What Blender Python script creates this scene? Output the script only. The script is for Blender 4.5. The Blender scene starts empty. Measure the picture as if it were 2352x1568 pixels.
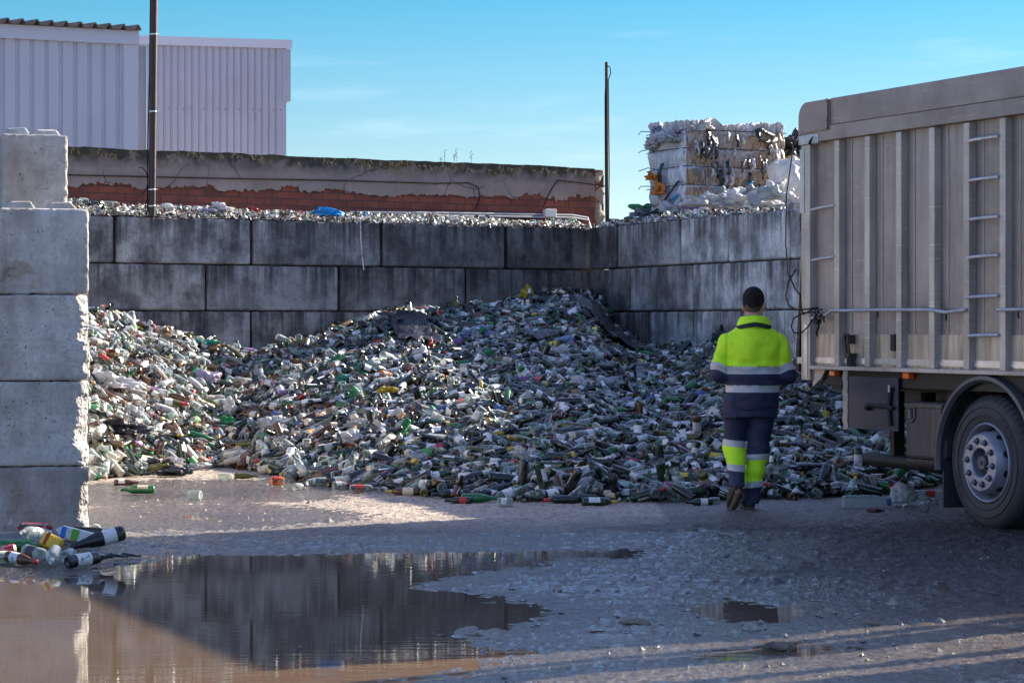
import bpy, math, random
import numpy as np
from mathutils import Vector, Matrix, noise as mnoise

random.seed(11)
rng = np.random.default_rng(11)
S = bpy.context.scene
COL = S.collection
R = math.radians

# ------------------------------------------------------------------ camera, sky, sun, exposure
FP, HZ, CH = 5553.0, 750.0, 1.5          # focal length and horizon in photo units (2352 wide), eye height
cam_d = bpy.data.cameras.new('camera')
cam = bpy.data.objects.new('camera', cam_d)
COL.objects.link(cam)
cam.location = (0, 0, CH)
cam.rotation_euler = (R(90), 0, 0)
cam_d.sensor_width = 36
cam_d.lens = FP / 2352 * 36
cam_d.shift_y = -(784 - HZ) / 2352
cam_d.clip_start, cam_d.clip_end = 0.5, 3000
S.camera = cam

SUN_EL, SUN_AZ = 25.0, 57.0               # azimuth clockwise from +Y (away from the camera)
sd = Vector((math.sin(R(SUN_AZ)) * math.cos(R(SUN_EL)), math.cos(R(SUN_AZ)) * math.cos(R(SUN_EL)), math.sin(R(SUN_EL))))
w = bpy.data.worlds.new('World')
S.world = w
w.use_nodes = True
nt = w.node_tree
bg = nt.nodes['Background']
sky = nt.nodes.new('ShaderNodeTexSky')
sky.sky_type = 'NISHITA'
sky.sun_disc = False
sky.sun_elevation, sky.sun_rotation = R(SUN_EL), R(SUN_AZ)
sky.air_density, sky.dust_density, sky.ozone_density = 1.0, 0.4, 2.5
sky.altitude = 300
# thin high cloud streaks low in the sky
tc = nt.nodes.new('ShaderNodeTexCoord')
mp = nt.nodes.new('ShaderNodeMapping')
mp.inputs['Scale'].default_value = (3.0, 3.0, 22.0)
nz = nt.nodes.new('ShaderNodeTexNoise')
nz.inputs['Scale'].default_value = 2.2
nz.inputs['Detail'].default_value = 6
cr = nt.nodes.new('ShaderNodeValToRGB')
cr.color_ramp.elements[0].position, cr.color_ramp.elements[0].color = 0.62, (0, 0, 0, 1)
cr.color_ramp.elements[1].position, cr.color_ramp.elements[1].color = 0.80, (0.22, 0.22, 0.22, 1)
mx = nt.nodes.new('ShaderNodeMix')
mx.data_type = 'RGBA'
mx.inputs['B'].default_value = (3.6, 4.0, 4.2, 1)
hs = nt.nodes.new('ShaderNodeHueSaturation')
hs.inputs['Hue'].default_value = 0.5
hs.inputs['Saturation'].default_value = 1.0
L = nt.links.new
L(tc.outputs['Generated'], mp.inputs['Vector'])
L(mp.outputs['Vector'], nz.inputs['Vector'])
L(nz.outputs['Fac'], cr.inputs['Fac'])
L(cr.outputs['Color'], mx.inputs['Factor'])
gs = nt.nodes.new('ShaderNodeSeparateXYZ')
L(tc.outputs['Generated'], gs.inputs[0])
gr = nt.nodes.new('ShaderNodeValToRGB')
els = gr.color_ramp.elements
while len(els) < 6: els.new(.5)
for el, (pos, c) in zip(els, ((0.0, (.40, .46, .65)), (.037, (.36, .415, .50)), (.068, (.29, .36, .405)), (.134, (.125, .315, .375)), (.24, (.62, .66, .80)), (.40, (1.0, .87, .95)))):
    el.position, el.color = pos, (*c, 1)
L(gs.outputs['Z'], gr.inputs['Fac'])
tint = nt.nodes.new('ShaderNodeMix'); tint.data_type = 'RGBA'; tint.blend_type = 'MULTIPLY'
tint.inputs['Factor'].default_value = 1
L(sky.outputs['Color'], tint.inputs['A']); L(gr.outputs['Color'], tint.inputs['B'])
L(tint.outputs['Result'], hs.inputs['Color'])
L(hs.outputs['Color'], mx.inputs['A'])
L(mx.outputs['Result'], bg.inputs['Color'])
bg.inputs['Strength'].default_value = 0.095

sl = bpy.data.lights.new('sun', 'SUN')
sl.energy = 5.0
sl.angle = R(0.5)
sl.color = (1.0, 0.91, 0.76)
so = bpy.data.objects.new('sun', sl)
COL.objects.link(so)
so.rotation_euler = sd.to_track_quat('Z', 'Y').to_euler()

S.view_settings.view_transform = 'Standard'
S.view_settings.look = 'None'
S.view_settings.gamma = 1
S.view_settings.exposure = 1.95
S.cycles.transparent_max_bounces = 14
S.cycles.max_bounces = 6
S.cycles.diffuse_bounces = 3
S.cycles.glossy_bounces = 3
S.cycles.transmission_bounces = 4
S.cycles.use_denoising = True
S.cycles.sample_clamp_indirect = 6

# ------------------------------------------------------------------ helpers
def P(x, y, Y):
    return Vector(((x - 1176) / FP * Y, Y, CH - (y - HZ) / FP * Y))
def G(x, y, z=0.0):
    Y = (CH - z) * FP / (y - HZ)
    return Vector(((x - 1176) / FP * Y, Y, z))
def proj(v):
    return 1176 + v[0] / v[1] * FP, HZ - (v[2] - CH) / v[1] * FP

class MB:
    """Collects shapes, then links them as ONE mesh object."""
    def __init__(s): s.v, s.f, s.m = [], [], []
    def add(s, vs, fs, mi=0):
        b = len(s.v)
        s.v += [tuple(p) for p in vs]
        s.f += [tuple(i + b for i in f) for f in fs]
        s.m += [mi] * len(fs)
    def box(s, x0, x1, y0, y1, z0, z1, mi=0):
        s.add([(x0, y0, z0), (x1, y0, z0), (x1, y1, z0), (x0, y1, z0), (x0, y0, z1), (x1, y0, z1), (x1, y1, z1), (x0, y1, z1)],
              [(3, 2, 1, 0), (4, 5, 6, 7), (0, 1, 5, 4), (1, 2, 6, 5), (2, 3, 7, 6), (3, 0, 4, 7)], mi)
    def tube(s, pts, r, n=8, mi=0, cap=True):
        pts = [Vector(p) for p in pts]
        rs = r if isinstance(r, (list, tuple)) else [r] * len(pts)
        vs, fs = [], []
        up = None
        for i, p in enumerate(pts):
            t = (pts[min(i + 1, len(pts) - 1)] - pts[max(i - 1, 0)]).normalized()
            if up is None:
                up = Vector((0, 0, 1)) if abs(t.z) < .9 else Vector((1, 0, 0))
            a = t.cross(up)
            if a.length < 1e-5: a = t.cross(Vector((.3, .8, .1)))
            a.normalize()
            b = a.cross(t).normalized()
            up = b
            for k in range(n):
                q = 2 * math.pi * k / n
                vs.append(p + (a * math.cos(q) + b * math.sin(q)) * rs[i])
        for i in range(len(pts) - 1):
            for k in range(n):
                k2 = (k + 1) % n
                fs.append((i * n + k, i * n + k2, (i + 1) * n + k2, (i + 1) * n + k))
        if cap:
            fs.append(tuple(range(n - 1, -1, -1)))
            fs.append(tuple((len(pts) - 1) * n + k for k in range(n)))
        s.add(vs, fs, mi)
    def lathe(s, prof, n=24, mi=0, M=None, a0=0.0, a1=2 * math.pi):
        """prof: (radius, axial) pairs round local z"""
        full = abs(a1 - a0 - 2 * math.pi) < 1e-6
        m = n if full else n + 1
        vs, fs = [], []
        for r, z in prof:
            for k in range(m):
                q = a0 + (a1 - a0) * k / n
                p = Vector((r * math.cos(q), r * math.sin(q), z))
                vs.append(M @ p if M is not None else p)
        for i in range(len(prof) - 1):
            for k in range(n):
                k2 = (k + 1) % m
                fs.append((i * m + k, i * m + k2, (i + 1) * m + k2, (i + 1) * m + k))
        s.add(vs, fs, mi)
    def prism(s, poly, y0, y1, mi=0, axes='xz'):
        n = len(poly)
        if axes == 'xz': vs = [(a, y0, b) for a, b in poly] + [(a, y1, b) for a, b in poly]
        elif axes == 'xy': vs = [(a, b, y0) for a, b in poly] + [(a, b, y1) for a, b in poly]
        else: vs = [(y0, a, b) for a, b in poly] + [(y1, a, b) for a, b in poly]
        fs = [tuple(range(n)), tuple(range(2 * n - 1, n - 1, -1))]
        fs += [(i, i + n, (i + 1) % n + n, (i + 1) % n) for i in range(n)]
        s.add(vs, fs, mi)
    def mesh(s, name, mats, smooth=False):
        me = bpy.data.meshes.new(name)
        me.from_pydata(s.v, [], s.f)
        for m in (mats if isinstance(mats, (list, tuple)) else [mats]): me.materials.append(m)
        me.polygons.foreach_set('material_index', s.m)
        import bmesh
        bm = bmesh.new(); bm.from_mesh(me)
        bmesh.ops.recalc_face_normals(bm, faces=bm.faces)
        bm.to_mesh(me); bm.free()
        if smooth:
            me.polygons.foreach_set('use_smooth', [True] * len(me.polygons))
            if smooth == 'auto':
                try: me.set_sharp_from_angle(angle=R(35))
                except Exception: pass
        me.update()
        return me
    def build(s, name, mats, parent=None, smooth=False, bevel=0):
        return link(name, s.mesh(name, mats, smooth), parent, bevel)

def link(name, me, parent=None, bevel=0):
    o = bpy.data.objects.new(name, me)
    COL.objects.link(o)
    if parent: o.parent = parent
    if bevel:
        b = o.modifiers.new('bevel', 'BEVEL'); b.width = bevel; b.segments = 2; b.limit_method = 'ANGLE'
    return o
def empty(name, loc=(0, 0, 0), rz=0.0):
    o = bpy.data.objects.new(name, None)
    COL.objects.link(o); o.location = loc; o.rotation_euler = (0, 0, rz); o.empty_display_size = .1
    return o
def tag(o, label, cat, group=None, kind=None):
    o['label'] = label
    o['category'] = cat
    if group: o['group'] = group
    if kind: o['kind'] = kind
    return o
def npmesh(name, V, Fq, mats, mi=None, smooth=True, tint=None):
    """quads (or tris) straight from numpy arrays"""
    me = bpy.data.meshes.new(name)
    k = Fq.shape[1]
    me.vertices.add(len(V)); me.vertices.foreach_set('co', np.asarray(V, np.float32).ravel())
    me.loops.add(Fq.size); me.loops.foreach_set('vertex_index', np.asarray(Fq, np.int32).ravel())
    me.polygons.add(len(Fq))
    me.polygons.foreach_set('loop_start', np.arange(0, Fq.size, k, dtype=np.int32))
    me.polygons.foreach_set('loop_total', np.full(len(Fq), k, np.int32))
    for m in (mats if isinstance(mats, (list, tuple)) else [mats]): me.materials.append(m)
    if mi is not None: me.polygons.foreach_set('material_index', np.asarray(mi, np.int32))
    me.polygons.foreach_set('use_smooth', np.full(len(Fq), bool(smooth)))
    if tint is not None:
        a = me.attributes.new('tint', 'FLOAT_COLOR', 'POINT')
        a.data.foreach_set('color', np.c_[tint, np.ones(len(tint))].astype(np.float32).ravel())
    me.update(); me.validate()
    return me
def vnoise(x, y, seed=0):
    """smooth 2-D value noise, numpy"""
    T = np.random.default_rng(seed).random((256, 256))
    xi, yi = np.floor(x).astype(int), np.floor(y).astype(int)
    fx, fy = x - xi, y - yi
    fx = fx * fx * (3 - 2 * fx); fy = fy * fy * (3 - 2 * fy)
    a = T[xi % 256, yi % 256]; b = T[(xi + 1) % 256, yi % 256]; c = T[xi % 256, (yi + 1) % 256]; d = T[(xi + 1) % 256, (yi + 1) % 256]
    return (a * (1 - fx) + b * fx) * (1 - fy) + (c * (1 - fx) + d * fx) * fy - .5
def fbm(x, y, seed=0, o=4):
    r = 0
    for i in range(o): r = r + vnoise(x * 2 ** i + 17.3 * i, y * 2 ** i + 9.1 * i, seed + i) / 2 ** i
    return r
def surface_nets(f, org, h):
    """polygonise a sampled distance field (negative inside)"""
    nx, ny, nz = f.shape
    s = f < 0
    c = np.zeros((nx - 1, ny - 1, nz - 1), np.int8)
    for dx in (0, 1):
        for dy in (0, 1):
            for dz in (0, 1):
                c += s[dx:nx - 1 + dx, dy:ny - 1 + dy, dz:nz - 1 + dz]
    act = (c > 0) & (c < 8)
    idx = -np.ones(c.shape, np.int64)
    I = np.argwhere(act)
    idx[act] = np.arange(len(I))
    acc = np.zeros((len(I), 3)); cnt = np.zeros(len(I))
    cs = [(a, b, d) for a in (0, 1) for b in (0, 1) for d in (0, 1)]
    for i, p in enumerate(cs):
        for q in cs[i + 1:]:
            if sum(abs(p[k] - q[k]) for k in range(3)) != 1: continue
            fa = f[I[:, 0] + p[0], I[:, 1] + p[1], I[:, 2] + p[2]]
            fb = f[I[:, 0] + q[0], I[:, 1] + q[1], I[:, 2] + q[2]]
            m = (fa < 0) != (fb < 0)
            t = np.where(m, fa / np.where(m, fa - fb, 1), 0)
            pt = np.array(p)[None] + t[:, None] * (np.array(q) - np.array(p))[None]
            acc += pt * m[:, None]; cnt += m
    V = (I + acc / cnt[:, None]) * h + np.array(org)
    Q = []
    def quads(e0, e1, ids):
        a = e0 & ~e1; b = e1 & ~e0
        for m, fl in ((a, False), (b, True)):
            q = np.stack([i[m] for i in ids], 1)
            q = q[(q >= 0).all(1)]
            Q.append(q[:, ::-1] if fl else q)
    quads(s[:-1, 1:-1, 1:-1], s[1:, 1:-1, 1:-1], [idx[:, :-1, :-1], idx[:, 1:, :-1], idx[:, 1:, 1:], idx[:, :-1, 1:]])
    quads(s[1:-1, :-1, 1:-1], s[1:-1, 1:, 1:-1], [idx[:-1, :, :-1], idx[:-1, :, 1:], idx[1:, :, 1:], idx[1:, :, :-1]])
    quads(s[1:-1, 1:-1, :-1], s[1:-1, 1:-1, 1:], [idx[:-1, :-1, :], idx[1:, :-1, :], idx[1:, 1:, :], idx[:-1, 1:, :]])
    return V, np.concatenate(Q)
def grid3(lo, hi, h):
    ax = [np.arange(lo[k] - 2 * h, hi[k] + 2.5 * h, h) for k in range(3)]
    X, Y, Z = np.meshgrid(*ax, indexing='ij')
    return X, Y, Z, (ax[0][0], ax[1][0], ax[2][0])
def smin(a, b, k):
    hh = np.clip(.5 + .5 * (b - a) / k, 0, 1)
    return b * (1 - hh) + a * hh - k * hh * (1 - hh)
def capsule(X, Y, Z, a, b, ra, rb):
    d = np.array(b, float) - np.array(a, float)
    t = np.clip(((X - a[0]) * d[0] + (Y - a[1]) * d[1] + (Z - a[2]) * d[2]) / (d @ d), 0, 1)
    return np.sqrt((X - a[0] - t * d[0]) ** 2 + (Y - a[1] - t * d[1]) ** 2 + (Z - a[2] - t * d[2]) ** 2) - (ra + (rb - ra) * t)
def ellip(X, Y, Z, c, r):
    k = np.sqrt(((X - c[0]) / r[0]) ** 2 + ((Y - c[1]) / r[1]) ** 2 + ((Z - c[2]) / r[2]) ** 2)
    return (k - 1) * min(r)

# ------------------------------------------------------------------ materials
def nodes(name):
    m = bpy.data.materials.new(name); m.use_nodes = True
    t = m.node_tree
    return m, t, t.nodes['Principled BSDF'], t.links.new
def N(t, kind, **kw):
    n = t.nodes.new('ShaderNode' + kind)
    for k, v in kw.items():
        if k in n.inputs: n.inputs[k].default_value = v
        else: setattr(n, k, v)
    return n
def ramp(t, stops):
    n = t.nodes.new('ShaderNodeValToRGB')
    e = n.color_ramp.elements
    while len(e) > len(stops): e.remove(e[-1])
    while len(e) < len(stops): e.new(.5)
    for el, (p, c) in zip(e, stops):
        el.position = p
        el.color = (*(c if isinstance(c, (tuple, list)) else (c, c, c)), 1)
    return n
def mixc(t, link_, fac, a, b, mode='MIX'):
    n = t.nodes.new('ShaderNodeMix'); n.data_type = 'RGBA'; n.blend_type = mode
    for key, v in (('Factor', fac), ('A', a), ('B', b)):
        if hasattr(v, 'is_output'): link_(v, n.inputs[key])
        elif key == 'Factor': n.inputs[key].default_value = v
        else: n.inputs[key].default_value = (*v, 1)
    return n.outputs['Result']
def coords(t, l, scale=(1, 1, 1), rand=True):
    """object coordinates with an offset of its own for every object"""
    tc = N(t, 'TexCoord')
    mp = N(t, 'Mapping'); mp.inputs['Scale'].default_value = scale
    if rand:
        oi = N(t, 'ObjectInfo')
        mu = N(t, 'Math', operation='MULTIPLY'); mu.inputs[1].default_value = 57.0
        l(oi.outputs['Random'], mu.inputs[0])
        ad = N(t, 'VectorMath', operation='ADD')
        l(tc.outputs['Object'], ad.inputs[0]); l(mu.outputs[0], ad.inputs[1])
        l(ad.outputs[0], mp.inputs['Vector'])
    else: l(tc.outputs['Object'], mp.inputs['Vector'])
    return mp.outputs['Vector']
def noise(t, l, vec, scale, detail=5, rough=.6):
    n = N(t, 'TexNoise', Scale=scale, Detail=detail, Roughness=rough)
    l(vec, n.inputs['Vector'])
    return n.outputs['Fac']
def bump(t, l, h, strength, dist, prev=None):
    b = N(t, 'Bump', Strength=strength, Distance=dist)
    l(h, b.inputs['Height'])
    if prev is not None: l(prev, b.inputs['Normal'])
    return b.outputs['Normal']

def worn(name, c1, c2, scale=4, rough=.6, metal=0, bmp=.2, bscale=60, bdist=.004, streak=None, lo=.35, hi=.65, spec=.5, rvar=.15, grime=None):
    m, t, p, l = nodes(name)
    v = coords(t, l)
    f = noise(t, l, v, scale, 7, .65)
    col = mixc(t, l, ramp_out(t, l, f, lo, hi), c1, c2)
    if streak:
        v2 = coords(t, l, (9, 9, .55))
        s = noise(t, l, v2, 2.0, 4)
        col = mixc(t, l, ramp_out(t, l, s, .45, .7), col, streak)
    if grime:
        bl = noise(t, l, coords(t, l, (1, 1, .7)), 1.1, 8, .7)
        gm_ = N(t, 'Math', operation='MULTIPLY'); gm_.inputs[1].default_value = .75; l(ramp_out(t, l, bl, .46, .72), gm_.inputs[0])
        col = mixc(t, l, gm_.outputs[0], col, grime)
        sc = noise(t, l, coords(t, l, (1.6, 1.6, 34)), 1.5, 4, .7)
        sm_ = N(t, 'Math', operation='MULTIPLY'); sm_.inputs[1].default_value = .45; l(ramp_out(t, l, sc, .60, .68), sm_.inputs[0])
        col = mixc(t, l, sm_.outputs[0], col, tuple(q * 1.5 for q in c1))
        sc = noise(t, l, coords(t, l, (9, 9, 2.6)), 2.5, 5, .75)
        sn2 = N(t, 'Math', operation='MULTIPLY'); sn2.inputs[1].default_value = .5; l(ramp_out(t, l, sc, .64, .70), sn2.inputs[0])
        col = mixc(t, l, sn2.outputs[0], col, tuple(q * .45 for q in c2))
    l(col, p.inputs['Base Color'])
    r = N(t, 'MapRange'); r.inputs['To Min'].default_value = max(rough - rvar, .03); r.inputs['To Max'].default_value = min(rough + rvar, 1)
    l(f, r.inputs['Value']); l(r.outputs[0], p.inputs['Roughness'])
    p.inputs['Metallic'].default_value = metal
    p.inputs['Specular IOR Level'].default_value = spec
    if bmp: l(bump(t, l, noise(t, l, v, bscale, 4), bmp, bdist), p.inputs['Normal'])
    return m
def ramp_out(t, l, f, lo, hi):
    r = ramp(t, [(lo, 0.0), (hi, 1.0)])
    l(f, r.inputs['Fac'])
    return r.outputs['Color']

def concrete(name, light, dark, grime, streaks=.6, pits=True, pscale=26.0, drips=0.0):
    """cast block: cement mottling, rain streaks running down, air holes; obj.color scales its tone"""
    m, t, p, l = nodes(name)
    v = coords(t, l)
    f = noise(t, l, v, 2.6, 9, .7)
    col = mixc(t, l, ramp_out(t, l, f, .32, .68), light, dark)
    v2 = coords(t, l, (1.7, 1.7, .26))
    s = noise(t, l, v2, 2.0, 9, .72)
    fac = N(t, 'Math', operation='MULTIPLY'); fac.inputs[1].default_value = streaks
    blot = noise(t, l, v, 1.3, 6, .7)
    av = N(t, 'Math', operation='MULTIPLY_ADD'); av.inputs[1].default_value = .55; l(blot, av.inputs[0])
    hv = N(t, 'Math', operation='MULTIPLY'); hv.inputs[1].default_value = .45; l(s, hv.inputs[0]); l(hv.outputs[0], av.inputs[2])
    l(ramp_out(t, l, av.outputs[0], .44, .60), fac.inputs[0])
    col = mixc(t, l, fac.outputs[0], col, grime)
    if drips:
        dn_ = noise(t, l, coords(t, l, (6.5, 6.5, .22)), 1.5, 5, .65)
        tcz = N(t, 'TexCoord'); sz = N(t, 'SeparateXYZ'); l(tcz.outputs['Object'], sz.inputs[0])
        zr = N(t, 'MapRange'); zr.inputs['From Min'].default_value = .05; zr.inputs['From Max'].default_value = .58; l(sz.outputs['Z'], zr.inputs['Value'])
        dm = N(t, 'Math', operation='MULTIPLY'); l(ramp_out(t, l, dn_, .47, .60), dm.inputs[0]); l(zr.outputs[0], dm.inputs[1])
        dm2 = N(t, 'Math', operation='MULTIPLY'); dm2.inputs[1].default_value = drips; l(dm.outputs[0], dm2.inputs[0])
        col = mixc(t, l, dm2.outputs[0], col, grime)
    fine = noise(t, l, v, 34, 6, .8)
    vw = mixc(t, l, .06, v, N(t, 'TexNoise', Scale=9.0).outputs['Color'])
    col = mixc(t, l, ramp_out(t, l, fine, .50, .80), col, tuple(c * .55 for c in dark))
    nrm = bump(t, l, fine, .6, .016)
    if pits:
        vo = N(t, 'TexVoronoi', Scale=pscale); l(vw, vo.inputs['Vector'])
        pr = ramp(t, [(.10, 1.0), (.19, 0.0)]); l(vo.outputs['Distance'], pr.inputs['Fac'])
        gate = ramp_out(t, l, noise(t, l, v, 5, 2), .47, .55)
        mul = N(t, 'Math', operation='MULTIPLY'); l(pr.outputs['Color'], mul.inputs[0]); l(gate, mul.inputs[1])
        col = mixc(t, l, mul.outputs[0], col, tuple(c * .25 for c in dark))
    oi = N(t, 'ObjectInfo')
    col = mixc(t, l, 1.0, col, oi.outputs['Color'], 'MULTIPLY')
    l(col, p.inputs['Base Color'])
    p.inputs['Roughness'].default_value = .9
    p.inputs['Specular IOR Level'].default_value = .25
    l(nrm, p.inputs['Normal'])
    return m

def plain(name, c, rough=.5, metal=0, spec=.5):
    m, t, p, l = nodes(name)
    p.inputs['Base Color'].default_value = (*c, 1)
    p.inputs['Roughness'].default_value = rough
    p.inputs['Metallic'].default_value = metal
    p.inputs['Specular IOR Level'].default_value = spec
    return m

def glass(name, c=None, clear=False, dust=.075):
    """bottle glass with a dry film of dust; colour from c or from the mesh's tint"""
    m, t, p, l = nodes(name)
    v = coords(t, l)
    if c is None:
        a = N(t, 'Attribute', attribute_name='tint'); base = a.outputs['Color']
    else:
        rg = N(t, 'RGB'); rg.outputs[0].default_value = (*c, 1); base = rg.outputs[0]
    du = noise(t, l, v, 26, 5, .7)
    df = N(t, 'MapRange'); df.inputs['From Min'].default_value = .50; df.inputs['From Max'].default_value = .78
    df.inputs['To Max'].default_value = dust * 1.9
    l(du, df.inputs['Value'])
    col = mixc(t, l, df.outputs[0], base, (.50, .47, .42))
    l(col, p.inputs['Base Color'])
    rr = N(t, 'MapRange'); rr.inputs['To Min'].default_value = .04; rr.inputs['To Max'].default_value = .30
    l(du, rr.inputs['Value']); l(rr.outputs[0], p.inputs['Roughness'])
    p.inputs['Specular IOR Level'].default_value = .6
    out = t.nodes['Material Output']
    tr = N(t, 'BsdfTransparent')
    lw = N(t, 'LayerWeight', Blend=.35)
    mr = N(t, 'MapRange')
    mr.inputs['To Min'].default_value, mr.inputs['To Max'].default_value = (.07, .90) if clear else (.93, 1.0)
    l(lw.outputs['Facing'], mr.inputs['Value'])
    mx_ = N(t, 'MixShader')
    ad = N(t, 'Math', operation='ADD', use_clamp=True); l(mr.outputs[0], ad.inputs[0]); l(df.outputs[0], ad.inputs[1])
    l(ad.outputs[0], mx_.inputs['Fac'])
    if clear: tr.inputs['Color'].default_value = (.90, .95, .93, 1)
    else: l(mixc(t, l, .35, base, (.55, .6, .5)), tr.inputs['Color'])
    l(tr.outputs[0], mx_.inputs[1]); l(p.outputs[0], mx_.inputs[2])
    l(mx_.outputs[0], out.inputs['Surface'])
    return m
def paper(name, c=None):
    """printed label: rows of small dark print, a coloured spot, scuffs"""
    m, t, p, l = nodes(name)
    v = coords(t, l)
    if c is None:
        a = N(t, 'Attribute', attribute_name='tint'); base = a.outputs['Color']
    else:
        rg = N(t, 'RGB'); rg.outputs[0].default_value = (*c, 1); base = rg.outputs[0]
    pr = noise(t, l, v, 60, 2, .5)
    big = noise(t, l, v, 20, 2, .5)
    mu = N(t, 'Math', operation='MULTIPLY'); l(ramp_out(t, l, pr, .54, .60), mu.inputs[0]); l(ramp_out(t, l, big, .48, .56), mu.inputs[1])
    m2 = N(t, 'Math', operation='MULTIPLY'); l(mu.outputs[0], m2.inputs[0]); m2.inputs[1].default_value = .75
    col = mixc(t, l, m2.outputs[0], base, (.05, .05, .08))
    col = mixc(t, l, ramp_out(t, l, noise(t, l, v, 14, 6, .7), .60, .80), col, (.35, .32, .28))
    l(col, p.inputs['Base Color']); p.inputs['Roughness'].default_value = .6
    return m
def tinted(name, rough=.4):
    m, t, p, l = nodes(name)
    a = N(t, 'Attribute', attribute_name='tint')
    v = coords(t, l)
    col = mixc(t, l, ramp_out(t, l, noise(t, l, v, 22, 5, .7), .52, .82), a.outputs['Color'], (.34, .31, .27))
    l(col, p.inputs['Base Color']); p.inputs['Roughness'].default_value = rough
    return m
def film(name, c, trans=.35, rough=.35):
    """crumpled plastic film"""
    m, t, p, l = nodes(name)
    v = coords(t, l)
    f = noise(t, l, v, 9, 7, .7)
    l(mixc(t, l, ramp_out(t, l, f, .35, .7), c, tuple(x * .62 for x in c)), p.inputs['Base Color'])
    p.inputs['Roughness'].default_value = rough
    nr = bump(t, l, noise(t, l, v, 22, 5, .6), .8, .03)
    l(nr, p.inputs['Normal'])
    tl = N(t, 'BsdfTranslucent', Color=(*c, 1)); l(nr, tl.inputs['Normal'])
    mx_ = N(t, 'MixShader', Fac=trans)
    l(p.outputs[0], mx_.inputs[1]); l(tl.outputs[0], mx_.inputs[2])
    l(mx_.outputs[0], t.nodes['Material Output'].inputs['Surface'])
    return m

# ------------------------------------------------------------------ ground and water
def seg_dist(px, py, poly):
    """signed distance (negative inside) to a polygon, numpy"""
    d = np.full(px.shape, 1e9); ins = np.zeros(px.shape, bool)
    n = len(poly)
    for i in range(n):
        ax, ay = poly[i]; bx, by = poly[(i + 1) % n]
        ex, ey = bx - ax, by - ay
        t = np.clip(((px - ax) * ex + (py - ay) * ey) / (ex * ex + ey * ey), 0, 1)
        d = np.minimum(d, (px - ax - t * ex) ** 2 + (py - ay - t * ey) ** 2)
        c = ((ay > py) != (by > py)) & (px < (bx - ax) * (py - ay) / (by - ay + 1e-12) + ax)
        ins ^= c
    d = np.sqrt(d)
    return np.where(ins, -d, d)
def gpoly(pts):
    return [tuple(G(x, y)[:2]) for x, y in pts]
POOLS = [
    gpoly([(-500, 1318), (60, 1316), (160, 1312), (262, 1287), (300, 1268), (500, 1268), (900, 1261), (1300, 1255), (1600, 1252), (1575, 1278), (1330, 1300),
           (1130, 1325), (1020, 1345), (1190, 1362), (1330, 1392), (1350, 1428), (1250, 1446), (1150, 1458), (1200, 1480),
           (1340, 1496), (1180, 1530), (950, 1590), (700, 1800), (-600, 1800)]),
    gpoly([(1540, 1389), (1700, 1379), (1865, 1383), (1850, 1408), (1780, 1424), (1680, 1424), (1580, 1406)]),
    gpoly([(1530, 1500), (1640, 1484), (1750, 1470), (1950, 1478), (1985, 1498), (1860, 1520), (1700, 1528), (1560, 1522)]),
    gpoly([(330, 1186), (470, 1178), (560, 1190), (420, 1202)]),
    gpoly([(230, 1130), (430, 1120), (640, 1122), (560, 1142), (300, 1150)]),
]
def axis(segs):
    out = [segs[0][0]]
    for a, b, n in segs: out += list(np.linspace(a, b, n + 1)[1:])
    return np.array(out)
gx = axis([(-500, -60, 10), (-60, -8, 20), (-8, -3.6, 90), (-3.6, 3.6, 600), (3.6, 9, 90), (9, 60, 20), (60, 500, 10)])
gy = axis([(-60, 4, 16), (4, 9.4, 30), (9.4, 20.5, 560), (20.5, 25, 90), (25, 60, 30), (60, 1500, 30)])
GX, GY = np.meshgrid(gx, gy, indexing='ij')
dW = np.full(GX.shape, 1e9)
near = (GX > -9) & (GX < 10) & (GY > 3) & (GY < 26)
a_, b_ = GX[near], GY[near]
dn = np.full(a_.shape, 1e9)
for k, pl in enumerate(POOLS): dn = np.minimum(dn, seg_dist(a_, b_, pl) - (.0, .22, .10, 0, 0)[k])
dW[near] = dn
wob = fbm(GX * 1.1, GY * .9, 3, 4) * .30
lvl = np.clip((dW + wob) / .55, -1, 1)
churn = np.clip((GX - .2) / 1.5, 0, 1) * np.clip((19.2 - GY) / 2, 0, 1) * np.clip((GY - 12.3) / 1.5, 0, 1)
rough_n = fbm(GX * 16, GY * 13, 5, 3)
lump = np.maximum(fbm(GX * 5, GY * 6, 8, 3) - .18, 0)
grain = np.maximum(fbm(GX * 30, GY * 14, 77, 2) - .05, 0)
GZ = .012 * lvl + .004 + (.0045 + .014 * churn) * rough_n + (.009 + .040 * churn) * lump + .012 * grain * (lvl > -.45)
for (cx0, cy0, r0) in ((2.6, 23.0, 8.2), (2.6, 23.0, 7.55), (3.6, 22.0, 10.6), (3.6, 22.0, 9.95), (-1.0, 5.2, 8.6), (-1.0, 5.2, 9.2)):
    dr = np.abs(np.hypot(GX - cx0, GY - cy0) - r0 + .15 * fbm(GX * .4, GY * .4, 33, 2))
    an_ = np.arctan2(GY - cy0, GX - cx0) * r0
    GZ = GZ + np.where(dW > .15, (-.010 * np.exp(-(dr / .12) ** 2) + .008 * np.exp(-((dr - .19) / .06) ** 2) + .006 * np.exp(-(dr / .11) ** 2) * np.sign(np.sin(an_ * 38))) * np.clip(.5 + 1.5 * fbm(GX * .7, GY * .7, 35, 2), 0, 1), 0)
GZ = np.where(dW > 50, .012, GZ)
gv = np.stack([GX, GY, GZ], -1).reshape(-1, 3)
nx_, ny_ = GX.shape
ii = np.arange(nx_ * ny_).reshape(nx_, ny_)
gq = np.stack([ii[:-1, :-1], ii[1:, :-1], ii[1:, 1:], ii[:-1, 1:]], -1).reshape(-1, 4)

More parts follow.
